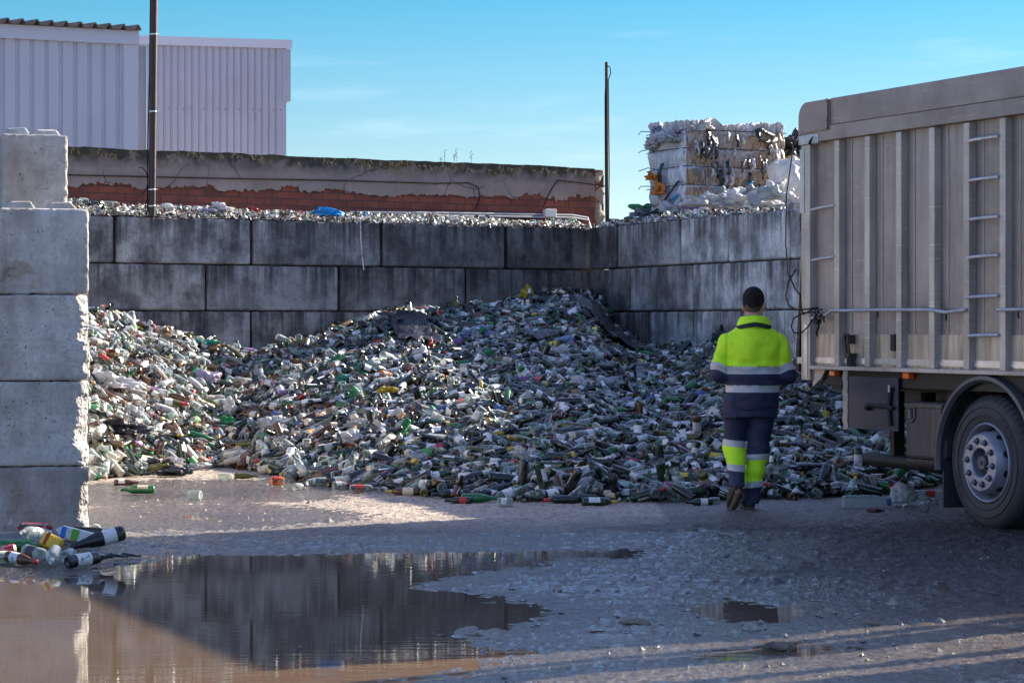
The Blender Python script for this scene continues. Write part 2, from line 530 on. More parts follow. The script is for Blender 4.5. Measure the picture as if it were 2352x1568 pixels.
m, t, p, l = nodes('yard_soil')
v = coords(t, l, rand=False)
f1 = noise(t, l, v, .9, 8, .65); f2 = noise(t, l, v, 42, 5, .7); f3 = noise(t, l, v, 7, 6, .7)
col = mixc(t, l, ramp_out(t, l, f1, .35, .65), (.20, .174, .152), (.135, .116, .102))
col = mixc(t, l, ramp_out(t, l, f3, .45, .72), col, (.095, .082, .071))
f4 = noise(t, l, coords(t, l, (1, .45, 1), rand=False), 26, 3, .7)
col = mixc(t, l, ramp_out(t, l, f4, .50, .64), col, (.042, .036, .033))
col = mixc(t, l, ramp_out(t, l, f2, .56, .68), col, (.30, .275, .25))
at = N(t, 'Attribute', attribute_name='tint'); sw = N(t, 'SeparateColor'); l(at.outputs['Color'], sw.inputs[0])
col = mixc(t, l, sw.outputs[1], col, mixc(t, l, 1.0, col, (.30, .29, .295), 'MULTIPLY'))  # dark churned mud, with the shade lying there painted into its colour
col = mixc(t, l, sw.outputs[2], col, mixc(t, l, 1.0, col, (2.25, 2.08, 1.85), 'MULTIPLY'))  # pale silt, with the sunlight on those areas painted into the colour
vs = N(t, 'TexVoronoi', Scale=48.0); l(v, vs.inputs['Vector'])
geo = N(t, 'NewGeometry'); sx = N(t, 'SeparateXYZ'); l(geo.outputs['Position'], sx.inputs[0])
wet = N(t, 'MapRange'); wet.inputs['From Min'].default_value = -.004; wet.inputs['From Max'].default_value = .020
wet.inputs['To Min'].default_value = 1; wet.inputs['To Max'].default_value = 0
l(sx.outputs['Z'], wet.inputs['Value'])
col = mixc(t, l, wet.outputs[0], col, mixc(t, l, .55, col, (.05, .042, .036)))
l(col, p.inputs['Base Color'])
f5 = noise(t, l, coords(t, l, (1, .5, 1), rand=False), 11, 6, .75)
wa = N(t, 'Math', operation='ADD'); l(sw.outputs[0], wa.inputs[0]); l(f5, wa.inputs[1])
wsp = ramp_out(t, l, wa.outputs[0], .98, 1.12)
wm = N(t, 'Math', operation='MAXIMUM'); l(wsp, wm.inputs[0]); l(wet.outputs[0], wm.inputs[1])
col2 = mixc(t, l, wm.outputs[0], col, mixc(t, l, .66, col, (.022, .018, .018)))
l(col2, p.inputs['Base Color'])
rg = N(t, 'MapRange'); rg.inputs['To Min'].default_value = .65; rg.inputs['To Max'].default_value = .09
l(wm.outputs[0], rg.inputs['Value']); l(rg.outputs[0], p.inputs['Roughness'])
nb_ = bump(t, l, f2, .8, .012)
nb_ = bump(t, l, f4, .7, .03, nb_)
nb_ = bump(t, l, vs.outputs['Distance'], .35, .010, nb_)
l(bump(t, l, f3, .5, .02, nb_), p.inputs['Normal'])
SOIL = m
wetv = np.clip(1 - (dW + .5 * wob) / 1.9, 0, 1).reshape(-1)
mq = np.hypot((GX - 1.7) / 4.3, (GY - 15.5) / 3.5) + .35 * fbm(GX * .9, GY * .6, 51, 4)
shade_mud = np.clip((1.12 - mq) / .35, 0, 1).reshape(-1)  # mask of the shaded muddy centre that is painted darker
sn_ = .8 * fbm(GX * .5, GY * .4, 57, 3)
sunlit_silt = np.clip(np.maximum((13.1 - GY) / 1.4 + sn_, ((GY - 17.3) / 1.5 + sn_) * (GX < 1.2)), 0, 1).reshape(-1)  # mask of the sunlit front and left ground that is painted lighter
go = link('ground', npmesh('ground', gv, gq, SOIL, None, True, np.stack([wetv, shade_mud, sunlit_silt], -1)))
go['kind'] = 'structure'

m, t, p, l = nodes('muddy_water')
v = coords(t, l, (1, 1, 1), rand=False)
f = noise(t, l, v, .8, 4)
l(mixc(t, l, ramp_out(t, l, f, .35, .7), (.118, .080, .052), (.097, .067, .047)), p.inputs['Base Color'])
p.inputs['Roughness'].default_value = .02
p.inputs['IOR'].default_value = 1.36
p.inputs['Specular IOR Level'].default_value = .55
v2 = coords(t, l, (3.0, 14, 1), rand=False)
n1 = bump(t, l, noise(t, l, v2, 1.0, 3, .5), .012, .03)
l(n1, p.inputs['Normal'])
mb = MB()
mb.add([(-30, -5, 0), (8, -5, 0), (8, 19.6, 0), (-30, 19.6, 0)], [(0, 1, 2, 3)])
wo = mb.build('puddle_water', m)
wo['kind'] = 'structure'

# small clods and stones lying about the yard
mb = MB()
for i in range(900):
    if i % 3 == 0: x, Y = rng.uniform(-3.2, 3.2), rng.uniform(9.6, 12.6)
    elif i % 3 == 1: x, Y = rng.uniform(-.5, 3.3), rng.uniform(11, 19)
    else: x, Y = rng.uniform(-3.2, 1), rng.uniform(17.2, 23)
    if min(float(seg_dist(np.array([x]), np.array([Y]), q)[0]) for q in POOLS) < .06: continue
    r = rng.uniform(.006, .02) * (1 + 1.5 * (rng.random() < .04))
    vs_ = []
    for (a, b, c) in ((1, 0, 0), (-1, 0, 0), (0, 1, 0), (0, -1, 0), (0, 0, .8), (0, 0, -.6)):
        k = rng.uniform(.7, 1.3) * r
        vs_.append((x + a * k + rng.normal() * r * .2, Y + b * k + rng.normal() * r * .2, .008 + c * k))
    mb.add(vs_, [(0, 2, 4), (2, 1, 4), (1, 3, 4), (3, 0, 4), (2, 0, 5), (1, 2, 5), (3, 1, 5), (0, 3, 5)])
o = mb.build('gravel', worn('stone', (.30, .27, .24), (.16, .14, .12), 30, .8))
tag(o, 'small stones and mud clods scattered over the wet yard', 'gravel', kind='stuff')

# ------------------------------------------------------------------ concrete block walls
CORN = Vector((1.07, 34.3, 0))
E1 = Vector((-.8526, -.5225, 0)).normalized(); E2 = Vector((.374, -.927, 0)).normalized()
def s_back(x): r = (x - 1176) / FP; return (CORN.x - CORN.y * r) / (-E1.x + E1.y * r)
def s_right(x): r = (x - 1176) / FP; return (r * CORN.y - CORN.x) / (E2.x - r * E2.y)
CB = concrete('bay_concrete', (.43, .41, .385), (.19, .18, .172), (.036, .032, .035), .82, True, 26.0, .9)
CL = concrete('column_concrete', (.56, .53, .50), (.40, .38, .36), (.23, .19, .15), .75, True, 24.0, .45)
def wall_block(s0, s1, z0, z1, base, d, dep, tone, label, depth=.55, group='concrete blocks of the glass bay'):
    """one cast block; base point, d along the wall, dep into the wall"""
    Lx = abs(s1 - s0)
    mb = MB()
    n = 5
    mb.box(-Lx / 2 + .010, Lx / 2 - .010, 0, depth, .002, z1 - z0 - .016)
    o = mb.build('concrete_block', CB, None, bevel=.018)
    for mod in o.modifiers: mod.segments = 1
    c = base + d * ((s0 + s1) / 2) + Vector((0, 0, z0))
    ang = math.atan2(d.y, d.x)
    side = Vector((-math.sin(ang), math.cos(ang), 0))
    if side.dot(dep) < 0: ang += math.pi
    jit = random.uniform(-.012, .012)
    o.location = c + dep * jit
    o.rotation_euler = (0, 0, ang)
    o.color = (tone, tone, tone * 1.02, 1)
    return tag(o, label, 'concrete block', group)
NB = Vector((-E1.y, E1.x, 0)); NB = NB if NB.y > 0 else -NB       # into the back wall
NR = Vector((-E2.y, E2.x, 0)); NR = NR if NR.x > 0 else -NR       # into the right wall
ROWS = [(2.31, 2.91), (1.71, 2.31), (1.11, 1.71)]
ordn = ['first', 'second', 'third', 'fourth', 'fifth', 'sixth', 'seventh', 'eighth', 'ninth', 'tenth', 'eleventh', 'twelfth', 'thirteenth', 'fourteenth']
rowname = ['top', 'second', 'third']
back = [[(60, 263), (267, 577), (582, 876), (880, 1161), (1167, 1349)],
        [(170, 473), (476, 779), (782, 1069), (1072, 1349)],
        [(-30, 272), (275, 576), (579, 880), (884, 1190), (1194, 1349)]]
for ri, row in enumerate(back):
    for k, (xa, xb) in enumerate(row):
        sa, sb = s_back(xb), s_back(xa)
        if xb == 1349: sa = -.35
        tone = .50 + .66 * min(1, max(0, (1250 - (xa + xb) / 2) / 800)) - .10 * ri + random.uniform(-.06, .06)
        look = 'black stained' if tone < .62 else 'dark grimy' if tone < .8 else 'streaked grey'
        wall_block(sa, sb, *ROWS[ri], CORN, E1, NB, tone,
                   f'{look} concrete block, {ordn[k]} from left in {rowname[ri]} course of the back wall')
right = [[(1352, 1414), (1417, 1560), (1563, 1669), (1672, 1812)],
         [(1352, 1443), (1446, 1588), (1591, 1758)],
         [(1352, 1486), (1490, 1588), (1591, 1720)]]
for ri, row in enumerate(right):
    ss = [(s_right(a), s_right(b)) for a, b in row]
    s = ss[-1][1] + .015
    while s < 15.5:
        ss.append((s, s + 1.8)); s += 1.815
    for k, (sa, sb) in enumerate(ss):
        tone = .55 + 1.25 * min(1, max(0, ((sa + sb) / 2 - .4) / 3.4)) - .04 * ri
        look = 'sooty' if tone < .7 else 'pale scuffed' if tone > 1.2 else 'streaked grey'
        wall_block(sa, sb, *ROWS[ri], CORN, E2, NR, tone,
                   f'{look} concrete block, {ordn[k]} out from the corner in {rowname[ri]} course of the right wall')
for base, d, dep, ln, lab in ((CORN, E1, NB, 9.5, 'buried lower courses and added joint backing of the back wall behind the glass heap'),
                              (CORN, E2, NR, 17.2, 'lower concrete courses and added joint backing of the right wall behind glass heap and truck')):
    mb = MB(); mb.box(-ln / 2, ln / 2, 0.012, .54, -.1, 1.108); mb.box(-ln / 2 + .3, ln / 2 - .05, .20, .46, 1.0, 2.84)  # second box is an added core that stops light leaking through the joints
    o = mb.build('retaining_wall', CB)
    ang = math.atan2(d.y, d.x)
    side = Vector((-math.sin(ang), math.cos(ang), 0))
    if side.dot(dep) < 0: ang += math.pi
    o.location = base + d * (ln / 2); o.rotation_euler = (0, 0, ang)
    tag(o, lab, 'wall')

# the broken column of blocks at the left, end of the bay's left wall
LW = Vector((-.287, .958, 0)); LA = math.atan2(-LW.x, LW.y)
def column_block(cx, cy, wx, dy, z0, z1, label, er=0.0, amp=0.0, dent=None, low=0.0, seed=1, studs=True, tone=1.0, mat=None):
    hx, hy, hz = wx / 2, dy / 2, (z1 - z0) / 2
    X, Y, Z, org = grid3((-hx, -hy, -hz), (hx, hy, hz), .0125)
    rd = .018
    qx, qy, qz = abs(X) - hx + rd, abs(Y) - hy + rd, abs(Z) - hz + rd
    f = np.sqrt(np.maximum(qx, 0) ** 2 + np.maximum(qy, 0) ** 2 + np.maximum(qz, 0) ** 2) + np.minimum(np.maximum(np.maximum(qx, qy), qz), 0) - rd
    n1 = fbm((X - Y) * 7 + 3, Z * 8, seed, 4); n2 = fbm((X + Y) * 30, Z * 30, seed + 9, 2); n3 = fbm(Y * 22 + 5, Z * 22, seed + 4, 3)
    f = f + .004 * n2 * (np.abs(Z) > hz - .05) + .006 * np.exp(-((X - .06) / .008) ** 2) * (seed in (31, 43)) + .005 * np.exp(-((Z + .03 + .02 * X) / .007) ** 2) * (seed in (21, 43, 61))
    f = f + .018 * np.clip(fbm(X * 14 + seed, Z * 14, seed + 31, 3) - .22, 0, 1)
    if er > 0:
        u = ((X - hx) - (Y + hy)) / 1.414
        prof = er * np.clip(.75 + 1.2 * fbm(Z * 3.0 + 2, Z * 0 + 1.3, seed + 2, 2), .1, 1.6)
        f = np.maximum(f, u + prof + amp * n1 + .016 * n3 + .005 * n2)
        f = np.maximum(f, (X - hx) + .22 * prof + .30 * amp * n1 + .011 * n3 + .004 * n2)
    if low > 0:
        f = np.maximum(f, ((X - hx) - (Z + hz)) / 1.414 + low + .04 * n1)
    if dent: 
        c, r = dent
        f = np.maximum(f, -(ellip(X, Y, Z, c, r) + .03 * n1 + .008 * n2))
    V, Q = surface_nets(f, org, .0125)
    if er > .03:
        zone = ((V[:, 0] - hx) - (V[:, 1] + hy)) / 1.414 > -er * 1.3 - .03
        zone &= (V[:, 0] > hx - .22)
        V = V + zone[:, None] * np.random.default_rng(seed).normal(size=V.shape) * .0018
    o = link('concrete_block', npmesh('concrete_block', V, Q, mat or CL, None, False))
    o.location = (cx, cy, (z0 + z1) / 2); o.rotation_euler = (0, 0, LA)
    o.color = (tone, tone, tone, 1)
    tag(o, label, 'concrete block', 'concrete blocks of the broken end column')
    if studs:
        for sx_ in (-hx * .5, hx * .42):
            mb = MB()
            b = .115
            k = .075
            pts = []
            for (a, zz) in ((b, hz - .01), (k, hz + .055)):
                for (i, j) in ((-1, -1), (1, -1), (1, 1), (-1, 1)):
                    pts.append((sx_ + i * a + random.uniform(-.012, .012), -hy * .62 + j * a + random.uniform(-.012, .012), zz + random.uniform(-.012, .008) * (zz > hz)))
            mb.add(pts, [(0, 1, 5, 4), (1, 2, 6, 5), (2, 3, 7, 6), (3, 0, 4, 7), (4, 5, 6, 7)])
            st = mb.build('stud', mat or CL, o, bevel=.01)
    return o
def col_at(xr, Yf, wx, dy):
    """centre of a block whose front right corner stands on the line of sight xr at depth Yf"""
    c = Vector(((xr - 1176) / FP * Yf, Yf, 0))
    ex = Vector((math.cos(LA), math.sin(LA), 0))
    return c - ex * (wx / 2) + LW * (dy / 2)
for z0, z1, xr, wx, lab, kw in (
    (-.08, .520, 208, .635, 'lowest grey block of the broken column, its foot among bottles by the puddle', dict(er=.035, amp=.05, seed=21, studs=False, tone=.88)),
    (.525, 1.117, 209, .66, 'second block up in the broken column, jagged along its right edge', dict(er=.055, amp=.06, seed=31, studs=False, tone=1.0)),
    (1.122, 1.723, 208, .66, 'third block up in the broken column, right edge crumbled away', dict(er=.085, amp=.10, seed=43, studs=False, tone=1.05)),
    (1.728, 2.327, 205, .62, 'pitted block with a brown scar, under the topmost block of the column', dict(er=.012, amp=.006, low=.03, dent=((-.20, -.60, -.22), (.13, .05, .13)), seed=52, tone=1.06)),
):
    c = col_at(xr, 17.0, wx, 1.2)
    column_block(c.x, c.y, wx, 1.2, z0, z1, lab, **kw)
c = col_at(157, 18.05, .49, 1.2)
column_block(c.x, c.y, .49, 1.2, 2.335, 2.93, 'stained topmost block of the broken column, set back from those below', er=.014, amp=.006, low=.02, seed=61, tone=.9)
for k, (z0, z1) in enumerate(((-.08, .52), (.525, 1.117), (1.122, 1.723), (1.728, 2.327), (2.332, 2.93))):
    c = col_at(-3, 17.35 + (.85 if k == 4 else 0), .66, 1.2) if k < 4 else col_at(6, 18.3, .6, 1.2)
    column_block(c.x, c.y, .62, 1.2, z0, z1, f'grey block at the left picture edge, {ordn[k]} up from the ground', er=.02, amp=.02, seed=70 + k, studs=(k == 4), tone=.8)
mb = MB(); mb.box(-.6, 0, 0, 11.8, -.1, 2.3)
o = mb.build('retaining_wall', CL)
c = col_at(203, 18.35, 0, 0); o.location = (c.x, c.y, 0); o.rotation_euler = (0, 0, LA)
tag(o, 'left bay wall running back behind the broken block column', 'wall')

# ------------------------------------------------------------------ brick wall behind the bay
BW0 = Vector((1.364, 35.4, 0)); ZB = 3.81
BL = 12.5
bw = empty('brick_wall', BW0, math.atan2(-E1.y, -E1.x))     # local x runs right, the wall lies at negative x
tag(bw, 'old brick wall with flaking grey render above the back block wall', 'wall')
m, t, p, l = nodes('red_brick')
v = coords(t, l, (1, 1, 1), rand=False)
sep = N(t, 'SeparateXYZ'); l(v, sep.inputs[0]); cmb = N(t, 'CombineXYZ'); l(sep.outputs['X'], cmb.inputs['X']); l(sep.outputs['Z'], cmb.inputs['Y'])
br = N(t, 'TexBrick'); br.inputs['Scale'].default_value = 1
br.inputs['Brick Width'].default_value = .25; br.inputs['Row Height'].default_value = .095; br.inputs['Mortar Size'].default_value = .007
br.inputs['Color1'].default_value = (.27, .070, .042, 1); br.inputs['Color2'].default_value = (.16, .040, .028, 1); br.inputs['Mortar'].default_value = (.060, .045, .04, 1)
br.inputs['Bias'].default_value = -.1
l(cmb.outputs[0], br.inputs['Vector'])
col = mixc(t, l, ramp_out(t, l, noise(t, l, v, 3.5, 6), .48, .72), br.outputs['Color'], (.10, .045, .035))
l(col, p.inputs['Base Color']); p.inputs['Roughness'].default_value = .9
l(bump(t, l, br.outputs['Fac'], -.6, .01), p.inputs['Normal'])
mb = MB(); mb.box(-BL, -.012, .02, .30, 0, ZB - .02)
mb.build('brickwork', m, bw)
m, t, p, l = nodes('old_render')
v = coords(t, l, rand=False)
f = noise(t, l, v, 1.7, 8, .65)
col = mixc(t, l, ramp_out(t, l, f, .3, .7), (.35, .262, .228), (.215, .16, .143))
col = mixc(t, l, ramp_out(t, l, noise(t, l, coords(t, l, (1, 1, .5), False), 3.2, 6), .60, .72), col, (.34, .30, .30))
ck = N(t, 'TexVoronoi', feature='DISTANCE_TO_EDGE', Scale=1.4)
wv = N(t, 'TexNoise', Scale=3.0, Detail=5.0); l(v, wv.inputs['Vector'])
wvm = mixc(t, l, .16, v, wv.outputs['Color']); l(wvm, ck.inputs['Vector'])
cf = ramp(t, [(0.0, 1.0), (.012, 0.0)]); l(ck.outputs['Distance'], cf.inputs['Fac'])
gate = ramp_out(t, l, noise(t, l, v, 1.1, 2), .46, .56)
mu = N(t, 'Math', operation='MULTIPLY'); l(cf.outputs['Color'], mu.inputs[0]); l(gate, mu.inputs[1])
col = mixc(t, l, mu.outputs[0], col, (.035, .028, .026))
sep = N(t, 'SeparateXYZ'); l(v, sep.inputs[0])
top = N(t, 'MapRange'); top.inputs['From Min'].default_value = ZB - .26; top.inputs['From Max'].default_value = ZB
l(sep.outputs['Z'], top.inputs['Value'])
mn = N(t, 'Math', operation='MULTIPLY', use_clamp=True); l(top.outputs[0], mn.inputs[0])
mm = N(t, 'MapRange'); mm.inputs['To Max'].default_value = 2.6; mm.inputs['From Min'].default_value = .3; mm.inputs['From Max'].default_value = .7
l(noise(t, l, v, 4.5, 7, .7), mm.inputs['Value']); l(mm.outputs[0], mn.inputs[1])
moss = mixc(t, l, ramp_out(t, l, noise(t, l, v, 1.3, 3), .55, .68), (.050, .042, .030), (.130, .098, .020))
col = mixc(t, l, mn.outputs[0], col, moss)
l(col, p.inputs['Base Color']); p.inputs['Roughness'].default_value = .95
nrm = bump(t, l, mu.outputs[0], -.8, .01)
l(bump(t, l, noise(t, l, v, 28, 6, .7), .45, .02, nrm), p.inputs['Normal'])
RENDER = m
mb = MB()
xs = np.linspace(-BL, -.19, 900)
zlow = 3.27 + .012 * (xs + BL) * .6 + .10 * fbm(xs * .8, xs * 0 + .5, 5, 2) + .06 * fbm(xs * 4, xs * 0 + 2.5, 15, 3) + .05 * fbm(xs * 19, xs * 0 + 3.5, 19, 3) + .045 * (fbm(xs * 4.1, xs * 0 + 6.5, 23, 1) > .12)
ztop = ZB + .025 * fbm(xs * 3, xs * 0 + 4.5, 25, 4)
vs_, fs_ = [], []
for i, x in enumerate(xs):
    vs_ += [(x, -.012, zlow[i]), (x, -.012, ztop[i]), (x, .31, ztop[i]), (x, .019, zlow[i])]
for i in range(len(xs) - 1):
    a = i * 4; b = a + 4
    fs_ += [(a, b, b + 1, a + 1), (a + 1, b + 1, b + 2, a + 2), (a + 3, b + 3, b, a)]
fs_ += [(0, 1, 2, 3), tuple(len(vs_) - 4 + k for k in (3, 2, 1, 0))]
mb.add(vs_, fs_)
mb.build('render_coat', RENDER, bw)
# the bare stone end of the wall
X, Y, Z, org = grid3((-.20, -.02, 2.6), (.03, .32, ZB), .02)
f = np.maximum(np.maximum(abs(X + .085) - .105, abs(Y - .15) - .165), abs(Z - (2.6 + ZB) / 2) - (ZB - 2.6) / 2)
f = f + .03 * fbm(X * 9 + Y * 9, Z * 9, 3, 4) + .03
V, Q = surface_nets(f, org, .02)
link('stone_end', npmesh('stone_end', V, Q, concrete('end_stone', (.42, .37, .30), (.24, .20, .16), (.2, .17, .13), .3, False)), bw)
# dry grass tufts along the coping
mb = MB()
gm = plain('dry_grass', (.10, .08, .035), .9)
for i in range(95):
    x = -rng.uniform(.2, 9.6)
    z = ZB - .01 - rng.uniform(0, .10)
    for k in range(3):
        a = rng.uniform(-1.2, 1.2); ln = rng.uniform(.03, .09)
        mb.tube([(x, -.015, z), (x + a * ln * .6, -.03 - ln * .15, z + ln * .25), (x + a * ln, -.04 - ln * .2, z - ln * .55)], .0022, 3)
o = mb.build('dry_grass', gm)
o.matrix_world = Matrix.Translation(BW0) @ Matrix.Rotation(math.atan2(-E1.y, -E1.x), 4, 'Z')
tag(o, 'dry grass wisps hanging over the top of the rendered wall', 'grass', kind='stuff')
mb = MB()
for (dx, hh) in ((-2.66, .17), (-2.46, .20), (-2.22, .17), (-2.72, .06), (-2.5, .12)):
    q = [(dx, .1, ZB), (dx + .01, .1, ZB + hh * .5), (dx + random.uniform(-.03, .03), .1, ZB + hh)]
    mb.tube(q, .003, 4)
    for zz in (.45, .7, .95):
        mb.tube([(dx + .005, .1, ZB + hh * zz), (dx + random.uniform(-.04, .04), .1, ZB + hh * zz + .025)], .004, 4)
o = mb.build('weed', gm)
o.matrix_world = Matrix.Translation(BW0) @ Matrix.Rotation(math.atan2(-E1.y, -E1.x), 4, 'Z')
tag(o, 'thin dry weed stalks standing on top of the rendered wall', 'weed')

BLK = plain('black_cable', (.010, .009, .010), .9, 0, .15)
def wl(x, y, off=-.02):
    """point on the brick wall's face seen at photo place x, y"""
    r = (x - 1176) / FP
    s = (BW0.x - BW0.y * r) / (-E1.x + E1.y * r)
    q = BW0 + E1 * s - NB * (-off) 
    return Vector((q.x, q.y, CH - (y - HZ) / FP * q.y))
mb = MB(); mb.tube([wl(x, y, -.03) for x, y in ((120, 401), (300, 405), (520, 410), (760, 414), (1000, 421), (1075, 420), (1096, 430), (1100, 452), (1090, 480))], .009, 5)
o = mb.build('wall_cable', BLK); tag(o, 'thin dark cable clipped along the rendered wall', 'cable')
mb = MB(); mb.tube([wl(x, y, -.03) for x, y in ((1392, 428), (1340, 421), (1278, 414), (1262, 438), (1245, 475))], .008, 5)
o = mb.build('wall_cable', BLK); tag(o, 'slack black cable drooping from the thin pole to the junction box', 'cable')
GREYP = plain('grey_conduit', (.34, .34, .36), .4)
for k, (ys, lab) in enumerate((((487, 489, 492, 494, 500), 'upper grey conduit running along the foot of the brick wall'), ((493, 495, 498, 500, 506), 'lower grey conduit running along the foot of the brick wall'))):
    mb = MB(); mb.tube([wl(x, y, -.05 - .03 * k) for x, y in zip((800, 1000, 1200, 1310, 1345), ys)] + [wl(1352 - k * 5, 525, -.06)], .016, 6)
    tag(mb.build('conduit', GREYP), lab, 'conduit', 'conduits at the foot of the brick wall')
jb = wl(1255, 497, -.12)
mb = MB(); mb.box(-.085, .085, 0, .09, -.012, .10)
o = mb.build('junction_box', plain('box_grey', (.58, .57, .54), .5), bevel=.012)
o.location = jb; o.rotation_euler = (0, 0, math.atan2(-E1.y, -E1.x))
mb = MB(); mb.box(-.09, .09, -.012, 0, -.008, .105); mb.build('lid', plain('lid_grey', (.64, .63, .60), .5), o, bevel=.008)
tag(o, 'pale grey junction box at the foot of the brick wall', 'junction box')

# ------------------------------------------------------------------ poles
def pole(name, base, top, r, mat, label, extras):
    o = empty(name, base)
    mb = MB(); d = Vector(top) - Vector(base)
    mb.tube([Vector((0, 0, 0)), d], r, 16); mb.build('shaft', mat, o, smooth='auto')
    extras(o, d)
    return tag(o, label, 'pole')
RUST = worn('rusty_black_steel', (.030, .022, .022), (.055, .028, .022), 8, .45, .4, .15)
def ex1(o, d):
    for z in (.12, .33, 1.32, 2.30, 3.05):
        mb = MB(); mb.lathe([(.047, z), (.051, z + .004), (.051, z + .016), (.047, z + .02)], 16, M=Matrix.Translation(d * (z / d.z)) @ Matrix.Translation((0, 0, -z)))
        mb.tube([d * (z / d.z) + Vector((.045, -.02, .01)), d * (z / d.z) + Vector((.075, -.03, .014))], .006, 5)
        mb.build('clamp', plain('zinc', (.6, .6, .6), .35, .8), o, smooth=True)
    mb = MB(); mb.tube([Vector((-.055, -.01, .05)), Vector((-.052, 0, 1)), d * .6 + Vector((-.05, 0, 0)), d + Vector((-.05, 0, 0))], .008, 5)
    mb.tube([Vector((-.05, -.02, .45)) + Vector((-.09 * (1 - math.cos(a)), -.01, .17 * math.sin(a))) for a in np.linspace(-1.4, 1.8, 12)], .006, 5)
    mb.tube([Vector((-.05, -.02, .12)) + Vector((.03 * math.cos(a), -.01, .09 * math.sin(a))) for a in np.linspace(0, 6.2, 12)], .006, 5)
    mb.build('cable', BLK, o)
    mb = MB(); mb.box(-.09, -.05, -.02, .02, 2.93, 3.05); mb.build('bracket', BLK, o)
b0 = P(349, 470, 30.72); tp = P(355, -60, 30.72)
pole('steel_pole', (b0.x, b0.y, 2.9), tp, .046, RUST, 'dark rusty steel pole with zip ties in front of the white sheds', ex1)
def ex2(o, d):
    mb = MB()
    mb.tube([Vector((.02, -.02, .1)), Vector((.03, -.03, 1.0)), d * .9 + Vector((.025, -.03, 0)), d * .93 + Vector((.06, -.03, .02)), d * .955 + Vector((.05, -.03, .04)), d * .98], .008, 5)
    mb.tube([Vector((-.02, -.02, 0)), Vector((-.03, -.03, 1.3)), d * .8 + Vector((-.025, -.02, 0)), d], .007, 5)
    mb.build('cable', BLK, o)
b0 = P(1391, 520, 35.3)
pole('cable_pole', (b0.x + .02, b0.y - .05, 2.75), P(1393, 143, 35.25), .024, RUST, 'thin dark pole with black cables at the end of the brick wall', ex2)

# ------------------------------------------------------------------ white sheds
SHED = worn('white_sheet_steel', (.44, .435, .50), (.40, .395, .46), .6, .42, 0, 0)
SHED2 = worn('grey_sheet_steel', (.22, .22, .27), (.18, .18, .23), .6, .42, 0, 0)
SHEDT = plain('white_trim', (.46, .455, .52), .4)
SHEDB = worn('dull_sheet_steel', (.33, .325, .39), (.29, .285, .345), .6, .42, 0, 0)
FIBRE = worn('fibre_cement', (.20, .15, .125), (.11, .085, .07), 3, .9, 0, .4, 30)
def corrugated(mb, x0, x1, z0, z1, pitch, wid, dep, y=0.0):
    pts = [(x0, y)]
    x = x0 + pitch * .3
    while x + wid + .05 < x1:
        c = wid * .22
        pts += [(x, y), (x + c, y + dep), (x + wid - c, y + dep), (x + wid, y)]
        mid = x + wid + (pitch - wid) / 2
        x += pitch
    pts.append((x1, y))
    vs = [(a, b, z0) for a, b in pts] + [(a, b, z1) for a, b in pts]
    n = len(pts)
    mb.add(vs, [(i, i + 1, n + i + 1, n + i) for i in range(n - 1)])
sh = empty('storage_shed', (-7.75, 50, 0), math.atan2(.42, .907))
tag(sh, 'white corrugated shed with brown ridged roof edge at far left', 'shed')
mb = MB(); corrugated(mb, -8.0, -.30, 0, 7.32, .298, .10, .035, 0); mb.build('wall', SHED, sh)
mb = MB(); mb.box(-.30, .02, -.03, .05, 0, 7.55); mb.box(-.02, .02, .05, 9, 0, 7.5); mb.build('corner_trim', SHEDT, sh)
mb = MB(); mb.box(-8.0, .02, -.06, .0, 7.32, 7.60); mb.build('fascia', SHEDT, sh)
mb = MB()
def roofpts(x0, x1, pitch):
    pts = []; x = x0
    while x < x1:
        pts += [(x, 0), (x + .10, 0), (x + .15, .085), (x + .19, .085), (x + .24, 0)]
        x += pitch
    return pts
pts = roofpts(-8.0, .05, .30)
vs_ = []
for (yy, zz) in ((-.16, 7.60), (9, 8.3)):
    for dz in (0, .035): vs_ += [(a, yy, zz + b + dz) for a, b in pts]
n = len(pts)
fs_ = []
for i in range(n - 1):
    fs_ += [(i, i + 1, n + i + 1, n + i), (n + i, n + i + 1, 3 * n + i + 1, 3 * n + i), (i, i + 1, 2 * n + i + 1, 2 * n + i)]
mb.add(vs_, fs_); mb.build('roof', FIBRE, sh)
ZINC = plain('dark_screw', (.05, .05, .08), .4)
for (x, z) in ((-1.0, 4.55), (-1.65, 4.60), (-2.25, 4.64), (-.6, 4.5)):
    mb = MB(); mb.lathe([(0.0005, -.012), (.022, -.012), (.022, 0)], 8, M=Matrix.Translation((x, -.003, z)) @ Matrix.Rotation(R(-90), 4, 'X'))
    mb.build('screw', ZINC, sh)
sh2 = empty('storage_shed', (-5.79, 62, 0), math.atan2(.24, .97))
tag(sh2, 'white corrugated shed with flat capping, right of the steel pole', 'shed')
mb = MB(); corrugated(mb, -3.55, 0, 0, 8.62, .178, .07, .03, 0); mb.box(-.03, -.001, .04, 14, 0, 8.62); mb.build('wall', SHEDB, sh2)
mb = MB(); mb.box(-.10, .11, -.035, -.004, 7.28, 8.6); mb.box(-.0, .11, -.004, 3, 7.28, 8.6); mb.build('corner_trim', SHEDB, sh2)
mb = MB(); mb.box(-4.6, .14, -.09, .06, 8.62, 8.84); mb.build('capping', SHEDT, sh2)
mb = MB(); corrugated(mb, -4.6, -3.55, 0, 8.62, .178, .10, .05, .12); mb.build('side_strip', SHED2, sh2)
